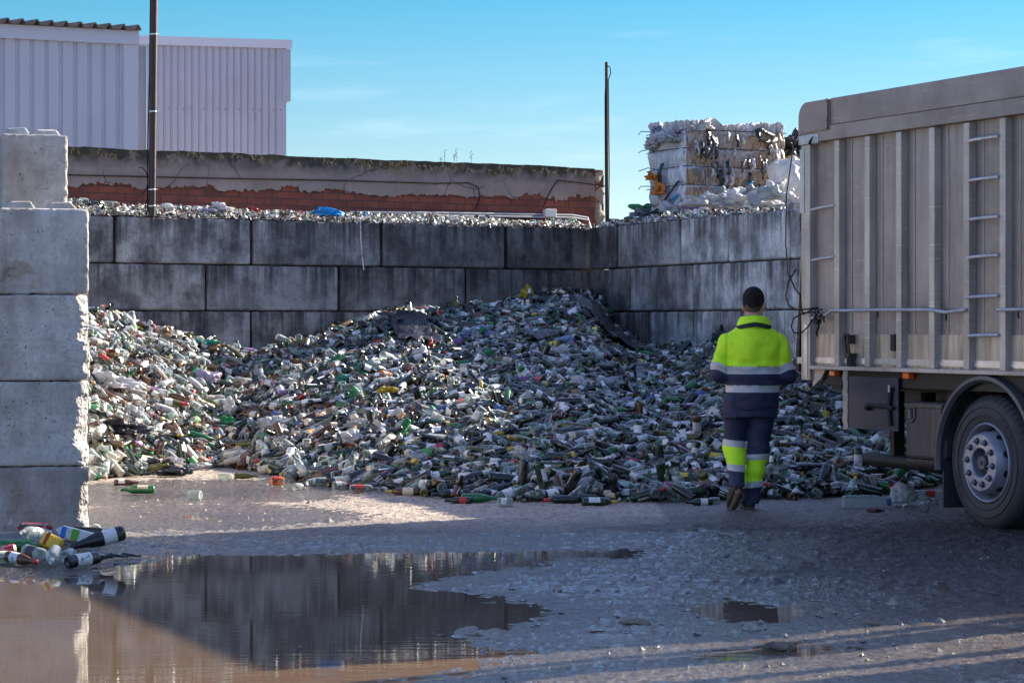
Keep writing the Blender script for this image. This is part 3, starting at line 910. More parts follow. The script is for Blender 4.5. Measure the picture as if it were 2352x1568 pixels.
for i in range(11):
    for z in (7.05, 5.85):
        x = -.15 - .178 * [0, 1, 3, 4, 6, 8, 9, 11, 13, 14, 16][i]
        mb = MB(); mb.lathe([(0.0005, -.012), (.016, -.012), (.016, 0)], 6, M=Matrix.Translation((x, -.003, z - .03 * i * .1)) @ Matrix.Rotation(R(-90), 4, 'X'))
        mb.build('screw', ZINC, sh2)

# ------------------------------------------------------------------ tipper truck (local x runs forward, y to its far side)
TR = empty('tipper_truck', (2.423, 20.26, 0), math.atan2(-.9165, .4))
tag(TR, 'grey aluminium tipper truck with ribbed side, reversed up to the heap of bottles', 'truck')
ALU = worn('dull_aluminium', (.52, .455, .41), (.38, .325, .29), 2.2, .5, .25, .12, 90, .002, (.36, .30, .26), .3, .7, .5, .15, (.22, .17, .14))
ALUP = worn('panel_aluminium', (.36, .305, .275), (.255, .208, .186), 1.3, .5, .25, .15, 60, .003, (.24, .19, .165), .3, .7, .5, .15, (.125, .094, .080))
ALUR = worn('rail_aluminium', (.31, .245, .225), (.225, .175, .16), 3, .48, .25, .15, 60, .003, None, .3, .7, .5, .15, (.14, .10, .09))
ALUB = worn('bright_aluminium', (.50, .48, .50), (.36, .34, .35), 6, .35, .5, .05)
LPL = worn('lower_plate', (.56, .46, .37), (.38, .30, .225), 2.0, .5, .25, .1, 60, .003, (.20, .155, .115), .3, .7)
DARK = worn('chassis_black', (.007, .006, .008), (.015, .013, .013), 6, .6, .2, .2)
NAVY = worn('dark_blue_sheet', (.013, .016, .040), (.028, .030, .055), 7, .45, .1, .25, 40)
TANK = worn('storage_box_paint', (.060, .044, .042), (.038, .028, .030), 3, .55, 0, .2, 80, .003, (.085, .07, .065))
RUB = worn('tyre_rubber', (.030, .028, .032), (.052, .046, .048), 4, .75, 0, .3, 40)
RIM = worn('painted_rim', (.30, .30, .36), (.22, .215, .255), 9, .42, .3, .05)
ORG = plain('orange_lens', (.75, .13, .008), .25)
SEAL = plain('weld_dark', (.06, .05, .05), .7)
BX1 = 6.25
mb = MB(); mb.box(.13, BX1, .065, .10, 1.30, 3.03); mb.build('side_panel', ALUP, TR)
mb = MB(); mb.box(.13, BX1, .055, .10, 1.178, 1.438); mb.build('lower_panel', LPL, TR)
mb = MB(); mb.box(0, .14, 0, .16, 1.053, 3.018); mb.box(-.012, .02, .02, .14, 1.20, 2.95); mb.build('rear_post', ALU, TR, bevel=.006)
mb = MB(); mb.box(-.012, .055, -.006, .0, 2.45, 2.98); mb.box(.055, .11, -.006, 0, 1.08, 1.52); mb.build('patch_plate', ALUB, TR)
mb = MB(); mb.box(-.014, .30, -.018, .05, 3.018, 3.095); mb.build('corner_plate', ALUB, TR, bevel=.004)
k = 0
x = .53
while x < BX1 - .1:
    mb = MB()
    mb.box(x, x + .075, 0, .0649, 1.178, 3.02)
    mb.build('post', ALU, TR, bevel=.005)
    mb = MB(); mb.box(x + .172, x + .178, .0585, .0649, 1.44, 3.02); mb.build('weld_seam', ALU, TR)
    x += .462
x = .25
edges = [.14] + [.53 + .462 * i for i in range(14)]
for i in range(len(edges) - 1):
    a = edges[i] + (.075 if i else 0.0); b = edges[i + 1]
    if b > BX1: break
    mb = MB()
    mb.box(a + .004, b - .004, .040, .0549, 1.198, 1.247); mb.box(a + .004, b - .004, .034, .040, 1.212, 1.222)
    mb.build('rub_strip', ALUB, TR)
mb = MB(); mb.box(.14, BX1, -.022, .10, 1.146, 1.178); mb.build('sill', ALU, TR, bevel=.004)
mb = MB(); mb.box(.30, BX1, .06, .0999, 1.02, 1.1459); mb.build('sill_channel', DARK, TR)
mb = MB(); mb.box(.02, BX1, -.012, .10, 3.031, 3.150); mb.build('lower_rail', ALUR, TR, bevel=.004)
mb = MB(); mb.box(.47, BX1, -.004, .06, 3.154, 3.372); mb.build('upper_rail', ALUR, TR, bevel=.008)
mb = MB()
q = [(0.0, 3.10), (.465, 3.128), (.465, 3.366), (.13, 3.366)] + [(.13 - .13 * math.sin(a), 3.236 + .13 * math.cos(a)) for a in np.linspace(.2, 1.57, 8)]
mb.prism(q, -.028, .03); mb.build('corner_guard', worn('corner_sheet', (.285, .213, .193), (.22, .168, .15), 3, .5, .2, .1), TR, bevel=.004)
mb = MB(); mb.box(.455, .472, -.034, -.0281, 3.12, 3.37); mb.box(.02, .47, -.034, -.0281, 3.115, 3.130); mb.build('weld_bead', worn('weld', (.34, .29, .27), (.10, .08, .08), 40, .5, .3, .5, 80, .01), TR)
mb = MB(); mb.tube([(.24, -.03, 3.07), (.25, -.05, 3.05), (.24, -.05, 3.01), (.20, -.045, 3.02), (.21, -.03, 3.05)], .007, 6); mb.build('hook', BLK, TR)
for z in (2.886, 2.590, 2.300, 2.018, 1.722, 1.435):
    mb = MB(); mb.tube([(2.448, -.006, z - .006), (2.56, -.010, z), (2.80, -.010, z + .004), (2.84, -.006, z + .002)], .0135, 10); mb.build('ladder_rung', ALUB, TR, smooth='auto')
for z in (2.480, 2.060):
    mb = MB(); mb.tube([(.18, -.004, z - .01), (.30, -.004, z), (.535, -.004, z + .012)], .012, 10); mb.build('step_rung', ALUB, TR, smooth='auto')
for pts, hooks in (([(.20, -.02, 1.568), (.36, -.03, 1.586), (.47, -.03, 1.60), (.54, -.025, 1.633), (.70, -.025, 1.630), (1.4, -.025, 1.632), (1.96, -.025, 1.628), (2.20, -.025, 1.608), (2.45, -.025, 1.626)], (.42, 1.24, 2.20)),
                   ([(2.85, -.025, 1.622), (3.5, -.025, 1.625), (4.8, -.025, 1.63)], (3.12, 4.0))):
    mb = MB(); mb.tube(pts, .0135, 10); bar = mb.build('lashing_rail', ALUB, TR, smooth='auto')
    for h in hooks:
        z = min(pts, key=lambda q_: abs(q_[0] - h))[2]
        mb = MB(); mb.tube([(h, -.028, z - .008), (h, -.034, z - .045), (h + .01, -.034, z - .06)], .008, 6); mb.build('hook', DARK, bar)
# black cable hanging by the rear post and tied in a knot on the rail
mb = MB()
lp = lambda *q_: [Vector(a) for a in q_]
mb.tube(lp((-.10, -.02, 3.0), (-.16, -.05, 2.6), (-.17, -.05, 2.2), (-.11, -.06, 1.95), (-.02, -.05, 1.82), (.06, -.04, 1.76), (.07, -.04, 1.66), (.12, -.05, 1.60), (.25, -.05, 1.64), (.36, -.05, 1.66)), .006, 5)
mb.tube(lp((.0, -.05, 1.98), (-.12, -.05, 1.88), (-.17, -.05, 1.76), (-.12, -.05, 1.68), (.0, -.05, 1.64), (.16, -.05, 1.645), (.30, -.05, 1.655)), .006, 5)
mb.tube(lp((.30, -.05, 1.62), (.12, -.05, 1.615), (-.02, -.06, 1.57), (-.06, -.06, 1.50), (-.02, -.06, 1.45), (.08, -.05, 1.445), (.20, -.05, 1.50), (.27, -.05, 1.56)), .006, 5)
rr = random.Random(4)
for i in range(4):
    c0 = Vector((.36 + rr.uniform(-.05, .05), -.05, 1.60 + rr.uniform(-.05, .03))); a = rr.uniform(.025, .06); b = rr.uniform(.03, .07); th = rr.uniform(0, 3)
    mb.tube([c0 + Vector((math.cos(th) * a * math.cos(u) - math.sin(th) * b * math.sin(u), rr.uniform(-.01, .01), math.sin(th) * a * math.cos(u) + math.cos(th) * b * math.sin(u))) for u in np.linspace(0, 6.1, 12)], .0045, 5)
mb.tube(lp((.36, -.05, 1.56), (.37, -.05, 1.50), (.33, -.05, 1.45), (.35, -.05, 1.42)), .008, 5)
mb.build('cable', BLK, TR, smooth=True)
# ratchet buckle and side lamp
mb = MB()
mb.box(.70, .72, -.02, .05, 1.36, 1.435); mb.box(.75, .768, -.02, .05, 1.36, 1.435); mb.tube([(.695, -.01, 1.437), (.775, -.01, 1.437)], .008, 6)
mb.tube([(.712, -.015, 1.40), (.745, -.02, 1.31), (.765, -.02, 1.26)], .016, 6); mb.tube([(.76, -.015, 1.40), (.79, -.02, 1.32), (.80, -.02, 1.27)], .012, 6)
mb.box(.735, .80, -.03, .045, 1.245, 1.285); mb.box(.755, .768, -.02, .045, 1.175, 1.25); mb.box(.790, .803, -.02, .045, 1.175, 1.25); mb.box(.755, .803, -.02, .0, 1.175, 1.187)
mb.build('ratchet_buckle', worn('rusty_iron', (.05, .042, .038), (.10, .06, .04), 20, .6, .5, .3), TR)
mb = MB(); mb.box(1.335, 1.40, .02, .0549, 1.31, 1.44); mb.build('marker_lamp', DARK, TR, bevel=.008)
for u in (.445, 1.545, 3.6):
    mb = MB(); mb.box(u, u + .085, .0, .0599, 1.094, 1.143); la = mb.build('marker_lamp', ORG, TR, bevel=.008)
    la['label'] = 'orange side marker lamp'
mb = MB(); mb.prism([(.14, 1.0), (.14, 1.1459), (.34, 1.1459), (.27, 1.07), (.19, 1.03)], .03, .05); mb.build('corner_bracket', ALU, TR)
# tailgate hinged at the top and hanging a little open
mb = MB()
mb.prism([(-.03, 3.0), (.03, 3.0), (-.14, 1.12), (-.20, 1.12)], .06, 2.24); mb.build('tailgate', DARK, TR)
mb = MB(); mb.prism([(-.004, 2.50), (.0, 2.50), (-.145, 1.25), (-.16, 1.25)], .03, .0599)
mb.build('edge_trim', ALU, TR)
mb = MB(); mb.box(-.09, -.013, .04, .12, 2.3, 3.12); mb.build('hinge_arm', worn('rust_arm', (.045, .03, .026), (.02, .016, .016), 9, .6, .3, .3), TR)
mb = MB(); mb.box(-.11, -.0125, .02, .12, 1.19, 1.245); mb.build('latch', ALU, TR, bevel=.005)
# far side, floor, front of the body
mb = MB(); mb.box(.0, BX1, 2.30, 2.34, 1.18, 3.37); mb.box(0, BX1, 2.341, 2.39, 3.03, 3.37); mb.build('far_side', ALUP, TR)
mb = MB(); mb.box(0, BX1, .1001, 2.2999, 1.10, 1.17); mb.build('floor', DARK, TR)
mb = MB(); mb.box(BX1, BX1 + .06, -.005, 2.34, 1.10, 3.37); mb.build('front_wall', ALUP, TR)
# chassis
mb = MB()
mb.box(.25, 9.4, .75, .86, .74, 1.04); mb.box(.25, 9.4, 1.48, 1.59, .74, 1.04)
for u in (.3, 1.5, 3.3, 4.9, 6.4): mb.box(u, u + .09, .861, 1.479, .80, 1.0)
mb.box(.35, 6.3, .80, 1.54, 1.041, 1.099)
mb.box(.30, .45, .12, 2.2, .98, 1.098)
mb.build('chassis', DARK, TR)
mb = MB()
mb.tube([(1.98, .3, .96), (1.98, .3, 1.09)], .13, 14); mb.tube([(2.05, .25, 1.02), (2.35, .25, 1.02)], .07, 12)
mb.box(1.86, 2.0, .20, .40, .92, 1.0); mb.tube([(1.80, .3, .93), (2.02, .3, 1.07)], .022, 6); mb.tube([(1.7, .5, 1.05), (2.4, .5, .99)], .025, 6)
mb.box(2.02, 2.10, .25, .5, .93, 1.099)
mb.build('air_tank', worn('grimy_metal', (.045, .036, .032), (.02, .017, .018), 14, .6, .3, .3), TR)
# side sheet with its metal edge, behind it the black hollow beam
mb = MB(); mb.box(.70, 1.44, .03, .045, .68, 1.099); fl = mb.build('side_sheet', NAVY, TR)
mb = MB()
zz = np.linspace(.668, 1.155, 14)
wv_ = [.012 * math.sin(i * 2.1) for i in range(14)]
mb.add([(.645 + wv_[i], .012, z) for i, z in enumerate(zz)] + [(.70 + .5 * wv_[i], .024, z) for i, z in enumerate(zz)], [(i, i + 1, 15 + i, 14 + i) for i in range(13)])
mb.build('edge_strip', ALU, fl, smooth=True)
mb = MB(); mb.tube([(1.36, .015, 1.02), (1.33, .015, .86), (1.35, .015, .72)], .02, 6); mb.tube([(1.02, .01, .86), (1.08, .0, .875), (1.40, .01, .86)], .017, 6); mb.tube([(1.0, .02, .86), (1.04, .02, .86)], .03, 8); mb.build('latch_bar', DARK, fl)
mb = MB(); mb.box(1.352, 1.376, -.008, -.001, .985, 1.04); mb.build('reflector', ALUB, fl)
mb = MB()
Mx = Matrix.Translation((.51, .34, .412)) @ Matrix.Rotation(R(90), 4, 'Y')
mb.lathe([(.047, .5), (.047, 0), (.056, -.003), (.056, 0), (.056, 1.5)], 20, M=Mx); mb.build('hollow_beam', DARK, TR, smooth='auto')
for u in (.9, 1.35):
    mb = MB(); mb.box(u, u + .06, .30, .40, .46, .98); mb.build('beam_hanger', DARK, TR)
# storage box
sb = MB(); sb.box(1.515, 2.05, .045, .62, .475, .918); sbx = sb.build('storage_box', TANK, TR, bevel=.03)
mb = MB(); mb.box(1.52, 2.05, .030, .045, .875, .905); mb.box(1.99, 2.03, .034, .044, .56, .87); mb.build('lid_rim', TANK, sbx, bevel=.004)
mb = MB(); mb.prism([(1.545, .885), (1.67, .885), (1.67, .79), (1.63, .755), (1.585, .755), (1.545, .79)], .032, .0445); emb = mb.build('emblem', TANK, sbx, bevel=.004)
mb = MB(); mb.box(1.575, 1.645, .026, .0318, .785, .868); mb.build('dark_field', DARK, emb)
mb = MB(); mb.box(1.596, 1.624, .021, .0259, .800, .855); mb.box(1.583, 1.637, .021, .0259, .792, .800); mb.box(1.583, 1.612, .021, .0259, .848, .858); mb.build('letter_mark', plain('emblem_grey', (.13, .115, .115), .5), emb)
mb = MB()
for i in range(14): mb.box(1.54 + i * .034, 1.562 + i * .034, .05, .08, .455, .474)
mb.build('drip_edge', TANK, sbx)
# wheels
def wheel(u, y0, detail=True):
    """twin-axle truck wheel; outer face at y0, axle along y"""
    sg = 1
    Mw = Matrix.Translation((u, y0, .497)) @ Matrix.Rotation(R(-90), 4, 'X')      # local z -> +y
    wl_ = MB()
    prof = [(.300, .030), (.305, .012), (.330, .002), (.385, -.006), (.430, .004), (.462, .020), (.482, .040), (.496, .062), (.497, .17), (.497, .26), (.48, .29), (.42, .31), (.30, .30)]
    wl_.lathe(prof, 72, M=Mw)
    ty = wl_.build('tyre', RUB, TR, smooth='auto')
    for i in range(60):
        a = 2 * math.pi * i / 60
        t_ = MB()
    sh_ = MB()
    for i in range(54):
        a0 = 2 * math.pi * i / 54; a1 = a0 + .058
        pr = [(.455, .013), (.476, .030), (.489, .048), (.4985, .066), (.4985, .10)]
        sh_.lathe([(r + .004, z - .003) for r, z in pr], 2, M=Mw, a0=a0, a1=a1)
    sh_.build('tread_block', RUB, ty)
    rg_ = MB()
    for rad in (.345, .405): rg_.lathe([(rad, .0015), (rad + .004, -.0085), (rad + .008, .0005)], 72, M=Mw)
    # raised lettering-like ribs moulded on the sidewall
    for i, a in enumerate(list(np.linspace(2.35, 2.85, 9)) + list(np.linspace(5.2, 6.0, 14))):
        rg_.lathe([(.372, -.008), (.372, -.0125), (.392, -.0125), (.392, -.008)], 1, M=Mw, a0=a, a1=a + (.028 if i % 3 else .014))
    rg_.build('sidewall_rib', RUB, ty, smooth='auto')
    if not detail: return ty
    rm = MB()
    rm.lathe([(.300, .03), (.296, .008), (.288, .002), (.280, .006), (.272, .030), (.262, .055), (.255, .14), (.25, .16)], 64, M=Mw)
    rm.lathe([(.255, .145), (.250, .10), (.240, .055), (.228, .005), (.218, -.030), (.205, -.046), (.112, -.048), (.106, -.040), (.106, .09), (.0005, .09)], 64, M=Mw)
    rim = rm.build('rim', RIM, ty, smooth='auto')
    for i in range(10):
        a = 2 * math.pi * (i + .5) / 10
        # black patches on the disc cone, painting the shade inside oval hand holes
        o_ = MB(); vs_ = []
        for k in range(14):
            q_ = 2 * math.pi * k / 14
            zz_ = .040 + .036 * math.sin(q_); aa = a + .125 * math.cos(q_)
            rr_ = np.interp(zz_, [-.03, .005, .055, .10], [.218, .228, .240, .250]) + .0025
            vs_.append(Mw @ Vector((rr_ * math.cos(aa), rr_ * math.sin(aa), zz_)))
        o_.add(vs_, [tuple(range(14))]); o_.build('hand_hole_shade', DARK, rim)
    for i in range(10):
        a = 2 * math.pi * i / 10 + .1
        c = Vector((.162 * math.cos(a), .162 * math.sin(a), -.0575))
        nb2 = MB(); nb2.lathe([(.025, .0095), (.025, .005), (.016, .004), (.0005, .004)], 14, M=Mw @ Matrix.Translation(c)); nb2.build('washer', DARK, rim)
        nb2 = MB(); nb2.lathe([(.0155, .004), (.0155, -.020), (.012, -.024), (.009, -.024), (.008, -.034), (.0005, -.034)], 6, M=Mw @ Matrix.Translation(c)); nb2.build('wheel_nut', RIM, rim)
    hb = MB(); hb.lathe([(.105, .088), (.09, .06), (.075, .03), (.066, .01), (.0005, .01)], 24, M=Mw); hb.lathe([(.062, .01), (.060, -.030), (.052, -.038), (.0005, -.038)], 6, M=Mw); hb.lathe([(.016, -.038), (.014, -.048), (.0005, -.048)], 12, M=Mw)
    hub = hb.build('hub', worn('hub_paint', (.10, .10, .13), (.05, .048, .06), 12, .5, .2), rim, smooth='auto')
    for i in range(8):
        a = 2 * math.pi * i / 8 + .2
        nb2 = MB(); nb2.lathe([(.008, .06), (.008, .030), (.0005, .029)], 6, M=Mw @ Matrix.Translation((.088 * math.cos(a), .088 * math.sin(a), 0))); nb2.build('stud', RIM, rim)
    return ty
wheel(2.635, .02)
wheel(4.0, .02)
wheel(8.7, .02)
for u in (2.635, 4.0, 8.7): wheel(u, 2.0, False)
for u in (2.635, 4.0): wheel(u, .36, False)
# mudguard arches
for u in (2.635, 4.0):
    mb = MB()
    vs_, fs_ = [], []
    ang = np.linspace(R(-8), R(187), 40)
    prof = [(.600, .075), (.590, .02), (.612, -.004), (.640, .000), (.648, .03), (.650, .56), (.640, .56), (.636, .075)]
    for a in ang:
        for r, y in prof: vs_.append((u - .005 - r * math.cos(a) * 1.0, y, .497 + r * math.sin(a)))
    n = len(prof)
    for i in range(len(ang) - 1):
        for k in range(n):
            k2 = (k + 1) % n
            fs_.append((i * n + k, i * n + k2, (i + 1) * n + k2, (i + 1) * n + k))
    fs_ += [tuple(range(n)), tuple(range(len(vs_) - n, len(vs_)))]
    mb.add(vs_, fs_); mb.build('mudguard', worn('mudguard_plastic', (.075, .068, .075), (.045, .042, .05), 5, .45, 0, .1), TR, smooth='auto')
mb = MB(); mb.box(2.012, 2.03, .06, .55, .12, .60); mb.build('mud_flap', RUB, TR)
# cab and gear ahead of the body (outside the picture, they throw the striped shadows)
mb = MB(); mb.tube([(6.84, .25, .9), (6.84, .25, 3.5)], .055, 12); mb.build('exhaust_stack', DARK, TR)
mb = MB(); mb.box(6.86, 7.12, .62, .90, .9, 3.6); mb.box(6.90, 7.08, .66, .86, 3.6, 4.6); mb.build('crane_column', DARK, TR, bevel=.03)
mb = MB(); mb.tube([(7.69, .15, .7), (7.69, .15, 3.4)], .06, 12); mb.build('guard_post', DARK, TR)
mb = MB()
mb.prism([(7.92, .75), (7.92, 2.9), (8.1, 3.1), (9.4, 3.0), (9.7, 2.1), (9.78, .6), (9.25, .6), (9.1, 1.0), (8.3, 1.0), (8.15, .75)], .02, 2.32)
cb = mb.build('cab', plain('cab_white', (.5, .5, .52), .35), TR, bevel=.04)
mb = MB(); mb.prism([(8.35, 1.75), (8.35, 2.6), (9.2, 2.6), (9.45, 1.9), (9.45, 1.75)], .0, .018); mb.build('side_window', plain('cab_glass', (.02, .025, .03), .05), cb)
mb = MB(); mb.box(9.5, 9.58, -.22, -.06, 1.7, 2.35); mb.tube([(9.5, .02, 2.4), (9.53, -.14, 2.42)], .02, 6); mb.build('wing_mirror', DARK, cb)

# ------------------------------------------------------------------ the worker
PW = Vector(((1725 - 1176) / FP * 19.62, 19.62, 0))
SKIN = worn('skin', (.42, .24, .17), (.36, .19, .13), 12, .55, 0, .05, 200)
HAIR = worn('dark_hair', (.010, .007, .008), (.022, .015, .016), 60, .85, 0, .9, 220, .006, None, .35, .65, .2)
BOOT = worn('work_boot', (.022, .020, .018), (.05, .045, .035), 18, .6, 0, .3)
SOLE = worn('boot_sole', (.05, .055, .03), (.028, .030, .022), 40, .8, 0, .5, 90, .006)
HIVIS = worn('hivis_yellow', (.58, .90, .012), (.50, .80, .012), 4, .75, 0, .35, 26, .012)
REFL = worn('reflective_grey', (.46, .45, .46), (.38, .37, .38), 9, .45, 0, .2, 40, .006)
NAVYC = worn('navy_cloth', (.018, .021, .062), (.011, .013, .040), 7, .75, 0, .5, 24, .014)
rg0 = np.random.default_rng(3)
hd = Vector((.025, .02, 1.695))
def rotz(X, Y, a, c):
    ca, sa = math.cos(a), math.sin(a)
    x, y = X - c[0], Y - c[1]
    return c[0] + ca * x + sa * y, c[1] - sa * x + ca * y
def fmin(fs, k):
    r = fs[0]
    for f in fs[1:]: r = smin(r, f, k)
    return r
# joints (x right, y away from the camera, z up)
HIP = {-1: (-.098, .0, .90), 1: (.092, .0, .90)}
KNEE = {-1: (-.125, .09, .53), 1: (.060, .06, .50)}
ANK = {-1: (-.118, -.13, .215), 1: (-.010, .03, .09)}
SHO = {-1: (-.190, .0, 1.375), 1: (.216, .0, 1.365)}
ELB = {-1: (-.252, .0, 1.135), 1: (.285, .0, 1.12)}
WRI = {-1: (-.175, .235, 1.055), 1: (.245, .24, 1.03)}
X, Y, Z, org = grid3((-.40, -.32, 0.0), (.42, .42, 1.83), .009)
XR, YR = rotz(X, Y, R(-20), hd)
fs = [ellip(XR, YR, Z, hd + Vector((0, -.012, .02)), (.078, .098, .100)),
      ellip(XR, YR, Z, hd + Vector((0, .040, -.055)), (.058, .060, .072))]
head = smin(fs[0], fs[1], .04)
head = smin(head, capsule(XR, YR, Z, hd + Vector((0, .094, -.012)), hd + Vector((0, .112, -.042)), .010, .014), .014)       # nose
head = smin(head, ellip(XR, YR, Z, hd + Vector((0, .086, -.078)), (.026, .014, .009)), .010)                                  # lips
for sx_ in (-1, 1):
    head = smin(head, ellip(XR, YR, Z, hd + Vector((sx_ * .086, -.006, -.030)), (.014, .026, .036)), .008)                     # ears
    head = np.maximum(head, -(ellip(XR, YR, Z, hd + Vector((sx_ * .030, .098, .0)), (.016, .012, .010))))                      # eye sockets
    head = np.minimum(head, ellip(XR, YR, Z, hd + Vector((sx_ * .030, .083, .0)), (.012, .012, .012)))
body = smin(head, capsule(X, Y, Z, (.02, -.005, 1.50), (.022, .005, 1.64), .066, .058), .03)
body = smin(body, ellip(X, Y, Z, (.01, .0, 1.25), (.19, .115, .30)), .06)
body = smin(body, ellip(X, Y, Z, (.0, .0, .93), (.17, .11, .16)), .08)
body = smin(body, capsule(X, Y, Z, SHO[-1], SHO[1], .06, .06), .05)
for s_ in (-1, 1):
    body = smin(body, capsule(X, Y, Z, SHO[s_], ELB[s_], .055, .043), .03)
    body = smin(body, capsule(X, Y, Z, ELB[s_], WRI[s_], .043, .029), .02)
    body = smin(body, capsule(X, Y, Z, HIP[s_], KNEE[s_], .085, .058), .04)
    body = smin(body, capsule(X, Y, Z, KNEE[s_], ANK[s_], .058, .040), .03)
    a = ANK[s_]
    toe = (-.165, .0, .04) if s_ < 0 else (-.035, .17, .035)
    body = smin(body, capsule(X, Y, Z, (a[0], a[1], a[2] - .02), toe, .038, .026), .03)
    # hand: palm, four bent fingers of unequal length, thumb from the side of the palm
    wv3 = np.array(WRI[s_]); d1 = np.array((-.30 * s_, .93, .10)); d1 /= np.linalg.norm(d1); side_ = np.array((.0, .12, -.99)); nrm_ = np.cross(d1, side_)
    pc = wv3 + d1 * .055
    hand = capsule(X, Y, Z, wv3 + d1 * .01, pc + d1 * .03, .026, .030)
    for fi, (ln, off) in enumerate(((.070, .030), (.078, .010), (.072, -.010), (.056, -.029))):
        k0 = pc + d1 * .040 - side_ * off; k1 = k0 + d1 * ln * .5 + nrm_ * .012 * s_; k2 = k1 + d1 * ln * .28 + nrm_ * .030 * s_
        hand = np.minimum(hand, np.minimum(capsule(X, Y, Z, k0, k1, .0100, .0092), capsule(X, Y, Z, k1, k2, .0092, .0085)))
    t0 = wv3 + d1 * .03 - side_ * .026; t1 = t0 + d1 * .035 - side_ * .024; t2 = t1 + d1 * .028 + nrm_ * .01 * s_
    hand = smin(hand, np.minimum(capsule(X, Y, Z, t0, t1, .013, .0105), capsule(X, Y, Z, t1, t2, .0105, .009)), .008)
    body = smin(body, hand, .008)
V, Q = surface_nets(body, org, .009)
person = link('person', npmesh('person', V, Q, SKIN))
person.location = PW
tag(person, 'man in yellow and navy work clothes walking away from the camera towards the heap', 'person')
hair = np.maximum(smin(fs[0] - .010, capsule(X, Y, Z, (.02, -.005, 1.50), (.022, .005, 1.64), .066, .058) - .004, .03) + .006 * fbm(XR * 50, Z * 50, 4, 2), -(Z - (hd.z - .010 - 1.5 * np.clip(-(YR - hd.y) - .005, -.2, .055))))
hair = np.maximum(np.maximum(hair, (YR - hd.y) - .075), 1.612 - Z)
V, Q = surface_nets(hair, org, .009)
hc = V[Q].mean(1)
hn_ = hc[:, 2] - hd.z - .05 * fbm(hc[:, 0] * 45, hc[:, 2] * 45, 8, 2)
nape = np.where(hn_ < -.038, 2, np.where(hn_ < -.002, 1, 0))
link('hair', npmesh('hair', V, Q, [HAIR, worn('short_side', (.034, .022, .020), (.016, .011, .011), 55, .85, 0, .5, 200, .003, None, .35, .65, .2), worn('clipped_nape', (.15, .088, .066), (.075, .045, .036), 55, .8, 0, .4, 200, .003, None, .35, .65, .2)], nape), person)
beard = np.maximum(fs[1] - .006, np.maximum(Z - (hd.z - .045), -(YR - hd.y - .02)))
V, Q = surface_nets(beard, org, .009); link('beard', npmesh('beard', V, Q, HAIR), person)
del head, body, hair, beard, hand
# jacket
X, Y, Z, org = grid3((-.42, -.26, .80), (.46, .42, 1.58), .0095)
zc = [.80, .84, 1.00, 1.15, 1.30, 1.38, 1.44, 1.50, 1.56]
hw = np.interp(Z, zc, [.212, .216, .216, .222, .236, .238, .205, .140, .098])
hdp = np.interp(Z, zc, [.150, .152, .150, .155, .160, .150, .128, .105, .095])
cx = .012 + .008 * np.clip((Z - 1.0) / .5, 0, 1)
k = np.sqrt(((X - cx) / hw) ** 2 + (Y / hdp) ** 2)
jk = (k - 1) * np.minimum(hw, hdp)
jk = np.maximum(jk, .828 + .010 * np.sin(X * 9 + 1) - Z)
jk = np.maximum(jk, Z - 1.535)
for s_ in (-1, 1):
    arm = smin(capsule(X, Y, Z, SHO[s_], ELB[s_], .080, .073), capsule(X, Y, Z, ELB[s_], WRI[s_], .073, .058), .05)
    arm = np.maximum(arm, (Y - (WRI[s_][1] - .02)))
    jk = smin(jk, arm, .045)
lowfold = np.exp(-((Z - 1.17) / .10) ** 2)
jk = jk + .017 * fbm(X * 6 + 2, Z * 11 + X * 4, 41, 4) - .012 * np.abs(fbm(X * 4 + 7, Z * 6 - X * 3, 47, 2)) + .007 * np.sin(Z * 62 + 5 * fbm(X * 4, Z * 3, 6, 2)) * lowfold * .8 + .008 * np.sin((X - .01) * 30 + 14 * fbm(X * 2, Z * 2.5, 12, 2)) * np.exp(-((Z - 1.33) / .09) ** 2)
# seam where sleeve and back meet
for s_ in (-1, 1):
    sxm = .012 + s_ * (.213 - .10 * np.clip(Z - 1.36, 0, 1))
    jk = jk + .007 * np.exp(-((X - sxm) / .010) ** 2) * (Z > 1.12) * (Y < .03)
V, Q = surface_nets(jk, org, .0095)
sl_ = .035 * np.clip((np.abs(V[:, 0] - .012) - .215) / .07, 0, 1)
for T_ in (.970, 1.028, 1.118, 1.180):
    m_ = np.abs(V[:, 2] - sl_ - T_) < .0048
    V[m_, 2] = T_ + sl_[m_]
fc = V[Q].mean(1)
slope = .035 * np.clip((np.abs(fc[:, 0] - .012) - .215) / .07, 0, 1)
z_ = fc[:, 2] - slope
mi = np.where((z_ > 1.118) & (z_ < 1.180) | (z_ > .970) & (z_ < 1.028) & (np.abs(fc[:, 0] - .012) < .235), 1, np.where(z_ >= 1.18, 0, 2))
# cuff stripe
for s_ in (-1, 1):
    e = np.array(ELB[s_]); w_ = np.array(WRI[s_]); t_ = ((fc - e) @ (w_ - e)) / ((w_ - e) @ (w_ - e))
    arm_ = (np.abs(fc[:, 0]) > .19) & (fc[:, 1] > .05)
    mi = np.where(arm_ & (t_ > .45) & (t_ < .62) & (fc[:, 0] * s_ > 0), 1, np.where(arm_ & (fc[:, 0] * s_ > 0), 2, mi))
jo = link('jacket', npmesh('jacket', V, Q, [HIVIS, REFL, NAVYC], mi), person)
